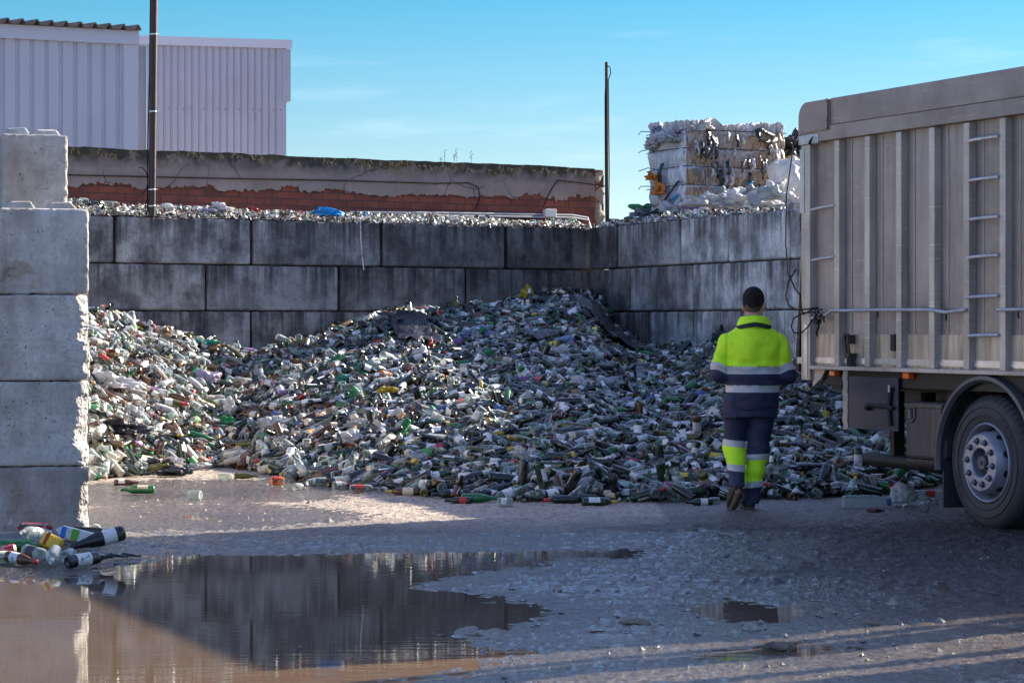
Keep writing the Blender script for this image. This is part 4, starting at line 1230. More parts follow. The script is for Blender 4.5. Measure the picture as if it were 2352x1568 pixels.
# stand-up collar with dark lining band
cz = MB()
pr = [(.155, -.03), (.150, .0), (.138, .03), (.122, .055), (.112, .062), (.098, .055), (.10, .0)]
vs_, fs_ = [], []
n_ = 40
for r, z in pr:
    for i in range(n_):
        a = 2 * math.pi * i / n_
        vs_.append((.022 + r * .92 * math.cos(a), -.002 + r * .80 * math.sin(a), 1.532 + z - .10 * max(0, math.sin(a)) * .4 - .012 * abs(math.cos(a))))
mi_ = []
for j in range(len(pr) - 1):
    for i in range(n_):
        i2 = (i + 1) % n_
        fs_.append((j * n_ + i, j * n_ + i2, (j + 1) * n_ + i2, (j + 1) * n_ + i)); mi_.append(0)
cz.add(vs_, fs_); cz.m = mi_
cz.build('collar', [HIVIS, NAVYC], jo, smooth=True)
lb = MB()
vs_ = []
for zo, ro in ((-.030, .160), (.006, .1545)):
    for i in range(25):
        a = math.pi + math.pi * i / 24
        vs_.append((.022 + (ro + .002) * .92 * math.cos(a), -.002 + (ro + .002) * .80 * math.sin(a), 1.530 + zo - .030 * abs(math.cos(a)) ** 1.5))
lb.add(vs_, [(i, i + 1, 26 + i, 25 + i) for i in range(24)]); lb.build('collar_band', plain('collar_dark', (.010, .016, .022), .8), jo, smooth=True)
# trousers
X, Y, Z, org = grid3((-.26, -.30, .08), (.26, .28, .98), .009)
hw = np.interp(Z, [.70, .80, .90, .98], [.205, .213, .208, .200]); hdp = np.interp(Z, [.70, .82, .98], [.135, .150, .13])
tz = (np.sqrt(((X - 0) / hw) ** 2 + (Y / hdp) ** 2) - 1) * np.minimum(hw, hdp)
tz = np.maximum(np.maximum(tz, .765 - Z), Z - .965)
for s_ in (-1, 1):
    a = ANK[s_]
    end = (a[0], a[1] - (.01 if s_ < 0 else 0), a[2] - (.0 if s_ < 0 else .03))
    leg = smin(capsule(X, Y, Z, HIP[s_], KNEE[s_], .118, .088), capsule(X, Y, Z, KNEE[s_], end, .088, .072), .05)
    leg = np.maximum(leg, end[2] - .0 - Z)
    tz = smin(tz, leg, .025)
tz = tz + .017 * fbm(X * 8 + Y * 3, Z * 9 + X * 5, 14, 4) + .006 * np.sin(Z * 55 + 7 * fbm(X * 5, Z * 3, 16, 2)) * np.clip((.55 - Z) / .2, 0, 1)
V, Q = surface_nets(tz, org, .009)
lv = V[:, 0] < np.interp(V[:, 2], [.1, .3, .5, .8], [-.068, -.066, -.035, 0])
for T_ in (.335, .385, .525, .578):
    q_ = T_ - .10 * (V[:, 0] + .12); m_ = lv & (np.abs(V[:, 2] - q_) < .0046); V[m_, 2] = q_[m_]
for T_ in (.195, .245, .418, .465):
    q_ = T_ + .06 * V[:, 0]; m_ = ~lv & (np.abs(V[:, 2] - q_) < .0046); V[m_, 2] = q_[m_]
fc = V[Q].mean(1)
left = fc[:, 0] < np.interp(fc[:, 2], [.1, .3, .5, .8], [-.068, -.066, -.035, 0])
zl = fc[:, 2] + .10 * (fc[:, 0] + .12)
zr = fc[:, 2] - .06 * fc[:, 0]
ml = np.where((zl > .525) & (zl < .578) | (zl > .335) & (zl < .385), 1, np.where((zl >= .385) & (zl <= .525), 0, 2))
mr_ = np.where((zr > .418) & (zr < .465) | (zr > .195) & (zr < .245), 1, np.where((zr >= .245) & (zr <= .418), 0, 2))
link('trousers', npmesh('trousers', V, Q, [HIVIS, REFL, NAVYC], np.where(left, ml, mr_)), person)
# boots
def boot(heel, toe, up, lab):
    heel, toe, up = Vector(heel), Vector(toe), Vector(up).normalized()
    fwd = (toe - heel); ln = fwd.length; fwd.normalize(); sd_ = fwd.cross(up).normalized(); up = sd_.cross(fwd)
    n_ = 60
    ax = [np.arange(-.09, .09, .008), np.arange(-.05, ln + .06, .008), np.arange(-.03, .19, .008)]
    A, B, C = np.meshgrid(*ax, indexing='ij')
    f = smin(ellip(A, B, C, (0, .06, .045), (.045, .085, .055)), ellip(A, B, C, (0, ln - .08, .032), (.050, .095, .040)), .05)
    f = smin(f, capsule(A, B, C, (0, .045, .05), (0, .04, .15), .047, .052), .03)
    f = np.maximum(np.maximum(f, -C), C - .15)
    Mr = np.array([list(sd_), list(fwd), list(up)])
    V, Q = surface_nets(f, (ax[0][0], ax[1][0], ax[2][0]), .008)
    b = link('boot', npmesh('boot', V @ Mr + np.array(heel), Q, BOOT), person)
    s1 = np.maximum(np.minimum(np.sqrt((A / .046) ** 2 + ((B - .055) / .09) ** 2) - 1, np.sqrt((A / .054) ** 2 + ((B - ln + .085) / .11) ** 2) - 1) * .045, np.maximum(C - .012, -.022 - C))
    s1 = np.minimum(s1, np.maximum(np.maximum(np.abs(A) - .036, np.abs(B - ln * .5) - ln * .3), np.maximum(C - .012, -.014 - C)))
    s1 = np.maximum(s1, -np.maximum(np.abs(((B * 45) % 1) - .5) / 45 - .004, C + .013))
    V, Q = surface_nets(s1, (ax[0][0], ax[1][0], ax[2][0]), .008)
    link('sole', npmesh('sole', V @ Mr + np.array(heel), Q, SOLE), b)
    b['label'] = lab
boot((-.118, -.155, .20), (-.160, .005, .030), (.02, .62, .62), 'left boot with its heel lifted and sole showing')
boot((-.010, -.01, .028), (-.030, .26, .028), (0, 0, 1), 'right boot flat on the ground')

# ------------------------------------------------------------------ bottles and jars
GL = {  # glass colours: (base colour, clear?)
    'black': ((.010, .013, .012), 0), 'dark green': ((.012, .030, .014), 0), 'green': ((.010, .115, .030), 0), 'olive': ((.085, .080, .010), 0),
    'brown': ((.085, .030, .008), 0), 'clear': ((.42, .46, .47), 1), 'pale green': ((.28, .40, .33), 1), 'blue': ((.02, .04, .16), 0),
    'frosted': ((.50, .50, .48), 1), 'pink': ((.55, .20, .26), 1), 'orange': ((.70, .20, .05), 1), 'dusty white': ((.46, .42, .35), 0), 'dusty brown': ((.20, .115, .060), 0)}
PAPER = {'white': (.62, .61, .60), 'cream': (.58, .50, .36), 'grey': (.40, .40, .42), 'black': (.03, .03, .035), 'red': (.42, .03, .03), 'yellow': (.62, .46, .05), 'green': (.05, .26, .08), 'blue': (.06, .11, .30), 'purple': (.22, .06, .26), 'orange': (.66, .22, .03)}
CAPC = {'black': (.015, .014, .015), 'red': (.42, .025, .025), 'gold': (.50, .30, .06), 'white': (.68, .67, .65), 'green': (.03, .25, .07), 'blue': (.05, .09, .28), 'yellow': (.55, .40, .05), 'purple': (.20, .04, .16), 'silver': (.42, .42, .44)}
# profiles: (radius, height) from the base; label from a to b; cap from a to b
KIND = {
    'wine': dict(pr=[(.001, .012), (.020, .010), (.031, 0), (.0370, .006), (.0375, .02), (.0375, .188), (.0345, .206), (.025, .222), (.0168, .238), (.0148, .26), (.0142, .288), (.0160, .290), (.0160, .298), (.0125, .300), (.0105, .296), (.0100, .27)], lab=(.055, .150), cap=(.245, .301), L=.30),
    'sloped': dict(pr=[(.001, .016), (.022, .012), (.036, 0), (.0425, .007), (.0430, .02), (.0425, .140), (.0385, .175), (.028, .218), (.0200, .250), (.0168, .275), (.0160, .295), (.0178, .297), (.0178, .304), (.0135, .308), (.0110, .304), (.0110, .28)], lab=(.050, .125), cap=(.225, .309), L=.308),
    'beer': dict(pr=[(.001, .008), (.018, .006), (.026, 0), (.0305, .005), (.0308, .02), (.0308, .120), (.0285, .142), (.019, .168), (.0145, .186), (.0128, .215), (.0140, .217), (.0140, .225), (.0110, .226), (.0095, .222), (.0095, .20)], lab=(.040, .100), cap=(.200, .227), L=.226),
    'spirit': dict(pr=[(.001, .010), (.024, .008), (.036, 0), (.0410, .006), (.0415, .02), (.0410, .165), (.0375, .185), (.024, .202), (.0160, .212), (.0150, .25), (.0172, .252), (.0172, .266), (.0140, .268), (.0120, .264), (.0120, .24)], lab=(.045, .125), cap=(.236, .270), L=.268),
    'jar': dict(pr=[(.001, .008), (.026, .006), (.036, 0), (.0405, .006), (.0410, .016), (.0410, .092), (.0385, .104), (.0345, .110), (.0350, .112), (.0350, .122), (.0330, .125), (.0310, .122), (.0312, .105), (.0375, .09), (.0380, .02)], lab=(.025, .075), cap=(.108, .127), L=.125),
    'smalljar': dict(pr=[(.001, .006), (.020, .005), (.028, 0), (.0325, .005), (.0330, .012), (.0330, .066), (.0310, .074), (.0285, .078), (.0290, .080), (.0290, .088), (.0270, .090), (.0255, .088), (.0256, .076), (.0300, .066), (.0305, .015)], lab=(.018, .055), cap=(.077, .0915), L=.09),
    'plastic': dict(pr=[(.001, .006), (.02, .005), (.038, 0), (.043, .012), (.041, .03), (.0435, .045), (.041, .06), (.0435, .075), (.041, .09), (.0435, .12), (.0435, .17), (.041, .18), (.043, .195), (.036, .235), (.020, .262), (.0135, .275), (.0135, .29), (.012, .292)], lab=(.10, .165), cap=(.273, .294), L=.292),
}
def lathe_np(pr, n):
    pr = np.array(pr); a = np.arange(n) * 2 * np.pi / n
    V = np.stack([pr[:, 0][:, None] * np.cos(a), pr[:, 0][:, None] * np.sin(a), np.repeat(pr[:, 1][:, None], n, 1)], -1).reshape(-1, 3)
    i = np.arange(len(pr) - 1)[:, None] * n + np.arange(n)[None]; j = np.arange(len(pr) - 1)[:, None] * n + (np.arange(n)[None] + 1) % n
    return V, np.stack([i, j, j + n, i + n], -1).reshape(-1, 4)
def rad_at(pr, z):
    p_ = [q for q in pr if True]; z_ = [q[1] for q in p_[3:-3]]; r_ = [q[0] for q in p_[3:-3]]
    return float(np.interp(z, z_, r_))
def parts_of(kind, n):
    k = KIND[kind]; pr = k['pr']
    body = lathe_np(pr, n)
    a, b = k['lab']; r = [rad_at(pr, z) + .0009 for z in (a, a + (b - a) / 2, b)]
    m_ = max(6, int(n * .7)); an = np.linspace(-1.95, 1.95, m_ + 1)
    V = np.concatenate([np.stack([r_ * np.cos(an), r_ * np.sin(an), np.full(m_ + 1, z)], -1) for r_, z in zip(r, (a, a + (b - a) / 2, b))])
    i = np.arange(2)[:, None] * (m_ + 1) + np.arange(m_)[None]
    lab = (V, np.stack([i, i + 1, i + m_ + 2, i + m_ + 1], -1).reshape(-1, 4))
    a, b = k['cap']
    zs = np.linspace(a, b, 4)
    cp = [(rad_at(pr, min(z, k['L'] - .004)) + .0012, z) for z in zs]
    mx = max(c[0] for c in cp[1:]); cp = [(max(c[0], mx * .98) if kind in ('jar', 'smalljar', 'plastic') else c[0], c[1]) for c in cp] + [(.0006, b)]
    cap = lathe_np(cp, n)
    h = np.array([0, 0, k['L'] / 2])
    return (body[0] - h, body[1]), (lab[0] - h, lab[1]), (cap[0] - h, cap[1])
def radius(kind): return max(q[0] for q in KIND[kind]['pr'])

GM = {c: glass(c.replace(' ', '_') + '_glass', v_[0], bool(v_[1])) for c, v_ in GL.items()}
PM = {c: paper(c + '_paper', v_) for c, v_ in PAPER.items()}
CM = {c: worn(c + '_foil', v_, tuple(q * .7 for q in v_), 30, .38, 0, 0) for c, v_ in CAPC.items()}
HEAPM = [glass('heap_glass', None, False), glass('heap_clear_glass', None, True), paper('heap_label'), tinted('heap_cap', .4)]
_bm = {}
def bmesh_of(kind, part, colour):
    key = (kind, part, colour)
    if key not in _bm:
        V, Q = parts_of(kind, 20)[part]
        mat = (GM, PM, CM)[part][colour]
        _bm[key] = npmesh(('glass_body', 'paper_label', 'cap')[part], V, Q, mat)
    return _bm[key]
OBJN = {'wine': 'wine_bottle', 'sloped': 'wine_bottle', 'beer': 'beer_bottle', 'spirit': 'spirit_bottle', 'jar': 'glass_jar', 'smalljar': 'glass_jar', 'plastic': 'plastic_bottle'}
CATN = {'wine_bottle': 'bottle', 'beer_bottle': 'bottle', 'spirit_bottle': 'bottle', 'glass_jar': 'jar', 'plastic_bottle': 'plastic bottle'}
GRP = {'wine_bottle': 'wine bottles of the glass heap', 'beer_bottle': 'small beer bottles of the glass heap', 'spirit_bottle': 'spirit bottles of the glass heap', 'glass_jar': 'glass jars of the glass heap', 'plastic_bottle': 'plastic bottles of the glass heap'}
def basis(axis_, roll):
    z = Vector(axis_).normalized()
    u = Vector((0, 0, 1)) if abs(z.z) < .95 else Vector((1, 0, 0))
    x = u.cross(z).normalized(); y = z.cross(x)
    # y points up for a lying bottle: roll turns the label round the axis
    c, s_ = math.cos(roll), math.sin(roll)
    x2 = y * c + x * s_
    y2 = z.cross(x2)
    return Matrix((x2, y2, z)).transposed()
def bottle(kind, pos, axis_, roll, gc, lc=None, cc=None, label=None, scale=1.0):
    o = link(OBJN[kind], bmesh_of(kind, 0, gc))
    o.matrix_world = Matrix.Translation(pos) @ basis(axis_, roll).to_4x4() @ Matrix.Scale(scale, 4)
    if lc: link('paper_label', bmesh_of(kind, 1, lc), o)
    if cc: link('foil_cap' if kind in ('wine', 'sloped') else 'lid' if 'jar' in kind else 'cap', bmesh_of(kind, 2, cc), o)
    if label: tag(o, label, CATN[OBJN[kind]], GRP[OBJN[kind]])
    return o

# --- the heap's surface: from the foot line on the ground up to the walls
FOOT = [(-200, 1112), (207, 1108), (400, 1090), (500, 1076), (560, 1082), (650, 1100), (780, 1120), (890, 1132), (1000, 1146), (1200, 1156), (1500, 1160), (1700, 1152), (1850, 1150), (2050, 1140), (2170, 1116), (2300, 1090)]
CREST = [(-200, 690), (207, 694), (260, 710), (330, 745), (420, 760), (520, 786), (575, 806), (640, 780), (700, 770), (800, 746), (850, 722), (930, 706), (1000, 708), (1060, 706), (1100, 694), (1160, 690), (1200, 682), (1250, 674), (1300, 664), (1355, 664), (1385, 700), (1410, 746), (1450, 776), (1500, 790), (1640, 782), (1830, 830), (1900, 870), (2060, 925), (2170, 985), (2300, 1020)]
fx_, fy_ = np.array(FOOT).T; cx_, cy_ = np.array(CREST).T
def edges_of(xd):
    Yf = CH * FP / (np.interp(xd, fx_, fy_) - HZ)
    r = (xd - 1176) / FP
    sb = (CORN.x - CORN.y * r) / (-E1.x + E1.y * r); sr = (r * CORN.y - CORN.x) / (E2.x - r * E2.y)
    Yw = np.where(xd < 1350.3, CORN.y + E1.y * sb, CORN.y + E2.y * sr) - .03
    zc = CH - (np.interp(xd, cx_, cy_) - HZ) / FP * Yw
    return Yf, Yw, np.maximum(zc - .05, .05)
def heap_z(X, Y):
    xd = 1176 + X / Y * FP
    Yf, Yw, zc = edges_of(xd)
    t_ = (Y - Yf) / (Yw - Yf)
    tc_ = np.clip(t_, 0, 1)
    h = zc * (.86 * tc_ + .14 * np.sqrt(tc_ + 1e-9))
    h = h + .16 * fbm(X * .55 + 4, Y * .5, 90, 3) * np.sin(np.pi * np.clip(tc_, 0, 1)) + .05 * np.clip(tc_ * 20, 0, 1) * fbm(X * 2.2, Y * 2.2, 95, 2)
    return h, t_, xd
def heap_pt(xd, yd):
    Yf, Yw, zc = [float(q) for q in edges_of(np.array(float(xd)))]
    best, bp = 1e9, None
    for Y in np.linspace(Yf, Yw, 400):
        X = (xd - 1176) / FP * Y
        z = float(heap_z(np.array(X), np.array(Y))[0])
        e = abs(HZ - (z - CH) / Y * FP - yd)
        if e < best: best, bp = e, Vector((X, Y, z))
    return bp
# core of the heap
xs = np.linspace(-190, 2290, 170); ts = np.linspace(0, 1, 60)
XD, TT = np.meshgrid(xs, ts, indexing='ij')
Yf, Yw, zc = edges_of(XD)
YY = Yf + TT * (Yw - Yf); XX = (XD - 1176) / FP * YY
ZZ = heap_z(XX, YY)[0] - .07
V = np.stack([XX, YY, ZZ], -1).reshape(-1, 3)
ii = np.arange(V.shape[0]).reshape(XD.shape)
Q = np.stack([ii[:-1, :-1], ii[1:, :-1], ii[1:, 1:], ii[:-1, 1:]], -1).reshape(-1, 4)
m, t, p, l = nodes('glass_fines')
v = coords(t, l, rand=False)
vo = N(t, 'TexVoronoi', Scale=28.0); l(v, vo.inputs['Vector'])
col = mixc(t, l, .8, (.018, .018, .018), vo.outputs['Color'], 'MULTIPLY')
l(col, p.inputs['Base Color']); p.inputs['Roughness'].default_value = .35
l(bump(t, l, vo.outputs['Distance'], .8, .03), p.inputs['Normal'])
o = link('glass_heap_core', npmesh('glass_heap_core', V, Q, m))
tag(o, 'packed broken glass underneath the heap of bottles', 'broken glass', kind='stuff')

def pick(d):
    ks = list(d); return random.choices(ks, [d[k_] for k_ in ks])[0]
def choose(xd):
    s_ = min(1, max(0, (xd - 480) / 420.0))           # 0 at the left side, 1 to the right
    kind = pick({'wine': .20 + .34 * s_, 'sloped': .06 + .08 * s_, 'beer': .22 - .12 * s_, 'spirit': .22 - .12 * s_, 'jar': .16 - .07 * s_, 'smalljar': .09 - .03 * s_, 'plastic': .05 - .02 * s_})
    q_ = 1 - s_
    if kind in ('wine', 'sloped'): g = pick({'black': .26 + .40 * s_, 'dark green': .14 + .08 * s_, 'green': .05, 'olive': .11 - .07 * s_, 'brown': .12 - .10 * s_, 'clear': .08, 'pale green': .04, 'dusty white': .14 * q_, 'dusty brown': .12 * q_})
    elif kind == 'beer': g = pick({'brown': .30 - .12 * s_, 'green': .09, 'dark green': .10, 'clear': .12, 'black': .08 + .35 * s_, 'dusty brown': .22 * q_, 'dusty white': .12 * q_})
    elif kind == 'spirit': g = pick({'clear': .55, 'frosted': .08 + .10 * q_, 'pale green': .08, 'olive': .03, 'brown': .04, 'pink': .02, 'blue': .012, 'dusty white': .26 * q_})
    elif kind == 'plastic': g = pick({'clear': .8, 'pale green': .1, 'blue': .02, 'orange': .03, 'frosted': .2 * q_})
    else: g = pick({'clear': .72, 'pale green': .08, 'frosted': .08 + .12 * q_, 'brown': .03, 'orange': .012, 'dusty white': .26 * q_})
    lp_ = .74 if kind in ('wine', 'sloped') else .50
    lc = pick({'white': .55, 'cream': .20, 'grey': .12, 'black': .04, 'red': .03, 'yellow': .015, 'green': .02, 'blue': .015, 'purple': .01, 'orange': .008}) if random.random() < lp_ else None
    cp_ = {'wine': .55, 'sloped': .55, 'beer': .10, 'spirit': .35, 'jar': .25, 'smalljar': .3, 'plastic': .6}[kind]
    cc = pick({'black': .52, 'red': .10, 'gold': .10, 'white': .10, 'silver': .08, 'green': .04, 'blue': .012, 'yellow': .012, 'purple': .03}) if random.random() < cp_ else None
    return kind, g, lc, cc
def direction(xd, up=0.0):
    q = random.random()
    if xd > 700: yaw = random.gauss(12, 24) if q < .60 else random.gauss(90, 30) if q < .80 else random.uniform(0, 180)
    else: yaw = random.gauss(-35, 30) if q < .5 else random.uniform(0, 180)
    yaw = R(yaw) + (math.pi if random.random() < .5 else 0)
    pit = random.gauss(0, R(13)) if random.random() < .88 else random.gauss(0, R(45))
    return Vector((math.cos(yaw) * math.cos(pit), math.sin(yaw) * math.cos(pit), math.sin(pit)))
items = []
def scatter(step, lift, layer):
    for X in np.arange(-7.6, 5.2, step):
        for Y in np.arange(19.6, 34.4, step):
            x = X + random.uniform(-.6, .6) * step; y = Y + random.uniform(-.6, .6) * step
            h, t_, xd = heap_z(np.array(x), np.array(y)); h, t_, xd = float(h), float(t_), float(xd)
            if not (0.0 < t_ < 1.0 and -110 < xd < 2260): continue
            kind, g, lc, cc = choose(xd)
            d = direction(xd)
            # lie along the slope
            e = .12
            dz = (float(heap_z(np.array(x + d.x * e), np.array(y + d.y * e))[0]) - h) / e
            d = Vector((d.x, d.y, d.z + dz * .8)).normalized()
            r = radius(kind)
            z = h + lift + random.uniform(-.015, .03)
            half = KIND[kind]['L'] / 2
            z = max(z, r + .012 + abs(d.z) * half * .9)
            if t_ > .97: 
                y -= .12
            items.append([layer, kind, g, lc, cc, (x, y, z), d, random.uniform(-2.4, 2.4), xd])
scatter(.150, -.035, 0)
scatter(.175, .030, 1)
# individuals: the upper layer's nearest, as many of each kind as the picture shows largest
cap_of = {'wine_bottle': 255, 'beer_bottle': 85, 'spirit_bottle': 105, 'glass_jar': 135, 'plastic_bottle': 26}
ind, rest = [], []
for it in sorted(items, key=lambda q: (q[5][1] + (4.0 if q[0] == 0 else 0))):
    n_ = OBJN[it[1]]
    if it[0] == 1 and cap_of[n_] > 0 and 195 < it[8] < 2200:
        ind.append(it); cap_of[n_] -= 1
    else: rest.append(it)
ZONE = [(330, 'beside the broken column'), (430, 'near the broken column'), (520, 'in the sunlit bay'), (620, 'over the sunlit ground'), (720, 'at the sunlight edge'), (830, 'left of the apron tip'), (930, 'under the black sheet'),
        (1030, 'right of black sheet'), (1130, 'left of yellow bag'), (1230, 'under the yellow bag'), (1330, 'right of yellow bag'), (1430, 'below the wall corner'), (1530, 'left of the worker'), (1610, "near worker's left"), (1680, "at worker's left leg"), (1770, "at worker's right leg"),
        (1850, "near worker's right"), (1940, 'below truck rear post'), (2040, 'under the side sheet'), (9999, 'by the truck wheel')]
HROW = [(18, 'at the foot'), (40, 'second row up'), (64, 'third row up'), (90, 'fourth row up'), (118, 'fifth row up'), (150, 'sixth row up'), (190, 'seventh row up'), (9999, 'high up')]
KW = {'wine': 'wine bottle', 'sloped': 'slope shouldered wine bottle', 'beer': 'small beer bottle', 'spirit': 'spirit bottle', 'jar': 'tall jar', 'smalljar': 'small jar', 'plastic': 'plastic bottle'}
used = {}
def describe(kind, g, lc, cc, pos, d):
    xd, yd = proj(pos)
    zone = next(n_ for a, n_ in ZONE if xd < a)
    row = next(n_ for a, n_ in HROW if float(np.interp(xd, fx_, fy_)) - yd < a)
    look = f'{g} {KW[kind]}' + (f', {lc} label' if lc else ', bare')
    capw = {'wine': 'foil', 'sloped': 'foil'}.get(kind, 'lid' if 'jar' in kind else 'cap')
    dirw = 'neck right' if d.x > .5 else 'neck left' if d.x < -.5 else 'base showing' if d.y > 0 else 'mouth showing'
    til = 'tipped up' if d.z > .45 else 'nose down' if d.z < -.45 else ''
    opts = [[look, row, zone], [look, dirw, row, zone]]
    if cc: opts += [[look, f'{cc} {capw}', row, zone], [look, f'{cc} {capw}', dirw, row, zone]]
    if til: opts += [[look, til, row, zone]]
    for side in ('leftward', 'rightward', 'nearer', 'further back', 'middle', 'lower', 'upper'): opts.append([look, dirw, row, zone, side])
    for op in opts:
        s_ = ', '.join(op)
        if len(s_.split()) <= 16 and s_ not in used:
            used[s_] = 1
            return s_
    return ', '.join(opts[1])
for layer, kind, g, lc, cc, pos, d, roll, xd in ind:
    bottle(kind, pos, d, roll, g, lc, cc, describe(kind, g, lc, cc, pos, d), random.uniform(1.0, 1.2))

def merged(name, items, label, seg=10):
    """everything past the individuals, as one mesh"""
    VV, QQ, MI, TI = [], [], [], []
    base = 0
    by = {}
    for it in items: by.setdefault(it[1], []).append(it)
    for kind, L_ in by.items():
        P3 = parts_of(kind, seg)
        for pi, (V, Q) in enumerate(P3):
            S_ = [it for it in L_ if pi == 0 or it[2 + pi]]
            if not S_: continue
            Rm = np.array([np.array(basis(it[6], it[7])) for it in S_]); T = np.array([it[5] for it in S_])
            sc = np.random.default_rng(5).uniform(.92, 1.14, len(S_))
            W = np.einsum('nij,vj->nvi', Rm * sc[:, None, None], V) + T[:, None]
            tab = (GL, PAPER, CAPC)[pi]
            cols = np.array([(tab[it[2 + pi]][0] if pi == 0 else tab[it[2 + pi]]) for it in S_]) * np.random.default_rng(6).uniform(.75, 1.25, (len(S_), 1))
            q = Q[None] + (np.arange(len(S_)) * len(V))[:, None, None] + base
            base += len(S_) * len(V)
            VV.append(W.reshape(-1, 3)); QQ.append(q.reshape(-1, 4)); TI.append(np.repeat(cols, len(V), 0))
            if pi == 0: MI.append(np.repeat([GL[it[2]][1] for it in S_], len(Q)))
            else: MI.append(np.full(len(S_) * len(Q), 1 + pi))
    o = link(name, npmesh(name, np.concatenate(VV), np.concatenate(QQ), HEAPM, np.concatenate(MI), True, np.concatenate(TI)))
    return tag(o, label, 'bottles', kind='stuff')
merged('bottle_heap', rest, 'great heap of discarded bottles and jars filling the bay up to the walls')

def shards(name, pts, label, s0=.012, s1=.040, bright=1.0, dark=None):
    """thin broken flakes of glass and paper"""
    n_ = len(pts)
    g_ = np.random.default_rng(8)
    a = g_.normal(size=(n_, 3)); a /= np.linalg.norm(a, axis=1)[:, None]
    b = np.cross(a, g_.normal(size=(n_, 3))); b /= np.linalg.norm(b, axis=1)[:, None]
    c = np.cross(a, b)
    sz = g_.uniform(s0, s1, (n_, 1)); asp = g_.uniform(.3, 1, (n_, 1))
    th = .003
    cs = []
    for (i, j) in ((-1, -1), (1, -.7), (.8, 1), (-.6, .8)):
        cs.append(pts + a * sz * i + b * sz * asp * j)
    top = np.stack(cs, 1); bot = top - c[:, None] * th
    V = np.concatenate([top, bot], 1).reshape(-1, 3)
    q0 = np.array([(0, 1, 2, 3), (7, 6, 5, 4), (0, 4, 5, 1), (1, 5, 6, 2), (2, 6, 7, 3), (3, 7, 4, 0)])
    Q = (q0[None] + (np.arange(n_) * 8)[:, None, None]).reshape(-1, 4)
    pal = np.array([(.60, .58, .54), (.45, .44, .42), (.30, .29, .27), (.14, .12, .10), (.03, .035, .03), (.10, .045, .015), (.05, .14, .05), (.12, .12, .03), (.68, .66, .63), (.35, .10, .06), (.08, .12, .30)])
    ci = g_.choice(len(pal), n_, p=dark or [.17, .17, .14, .12, .14, .08, .05, .04, .06, .02, .01])
    o = link(name, npmesh(name, V, Q, HEAPM[3], None, False, np.repeat(pal[ci] * bright, 8, 0)))
    return tag(o, label, 'broken glass', kind='stuff')
xs = rng.uniform(-6.8, 4.6, 48000); ys = rng.uniform(19.8, 34.2, 48000)
h, t_, xd = heap_z(xs, ys)
ok = (t_ > .004) & (t_ < .99) & (xd > 150) & (xd < 2250)
pts = np.stack([xs, ys, np.maximum(h + rng.uniform(-.05, .07, len(xs)), .015)], -1)[ok]
shards('broken_glass', pts, 'broken glass, caps and paper scraps among the heaped bottles', dark=[.07, .06, .08, .21, .28, .14, .06, .05, .03, .015, .005])
pts2 = pts[rng.random(len(pts)) < .10] + np.array([0, 0, .03])
shards('paper_scraps', pts2, 'larger scraps of paper, film and crushed glass over the heap', .022, .055, 1.0, dark=[.08, .08, .10, .20, .24, .12, .05, .05, .05, .02, .01])

# --- crumpled bags, films and sheets
def crumple(r, seed, sq=(1, 1, 1), rough=.35, n=3):
    import bmesh
    bm = bmesh.new(); bmesh.ops.create_icosphere(bm, subdivisions=n + 1, radius=1)
    for v_ in bm.verts:
        q = v_.co.copy()
        d_ = mnoise.turbulence(q * 1.3 + Vector((seed * 7.1, 0, 0)), 4, False, noise_basis='PERLIN_ORIGINAL')
        rg_ = 1 - abs(mnoise.noise(q * 2.6 + Vector((seed * 3.3, 1, 2)))) * 1.3
        k_ = 1 + rough * (1.4 * (d_ - .5) + .7 * (rg_ - .6))
        v_.co = Vector((q.x * sq[0], q.y * sq[1], q.z * sq[2])) * k_ * r
        if v_.co.z < -.35 * r * sq[2]: v_.co.z = -.35 * r * sq[2] + (v_.co.z + .35 * r * sq[2]) * .2
    me = bpy.data.meshes.new('bag'); bm.to_mesh(me); bm.free()
    return me
FILM = {c: film(c + '_film', v_, tr_) for c, v_, tr_ in (('white', (.62, .62, .64), .3), ('clear', (.50, .52, .54), .4), ('yellow', (.50, .38, .03), .25), ('green', (.03, .30, .11), .25), ('teal', (.03, .27, .22), .25), ('blue', (.26, .34, .52), .3), ('bright blue', (.02, .36, .75), .3),
        ('red', (.48, .03, .03), .2), ('black', (.012, .012, .016), .05), ('dark green', (.008, .035, .028), .1), ('lavender', (.45, .40, .55), .3), ('grey', (.30, .30, .32), .2), ('orange', (.70, .22, .02), .25))}
def bag(p, r, colour, label, sq=(1, .8, .6), seed=1, rough=.4, rz=0.0, name='plastic_bag', cat='bag', grp='plastic bags in the glass heap'):
    me = crumple(r, seed, sq, rough); me.materials.append(FILM[colour])
    for f_ in me.polygons: f_.use_smooth = (seed % 2 == 0)
    o = link(name, me); o.location = p; o.rotation_euler = (0, 0, rz)
    return tag(o, label, cat, grp)
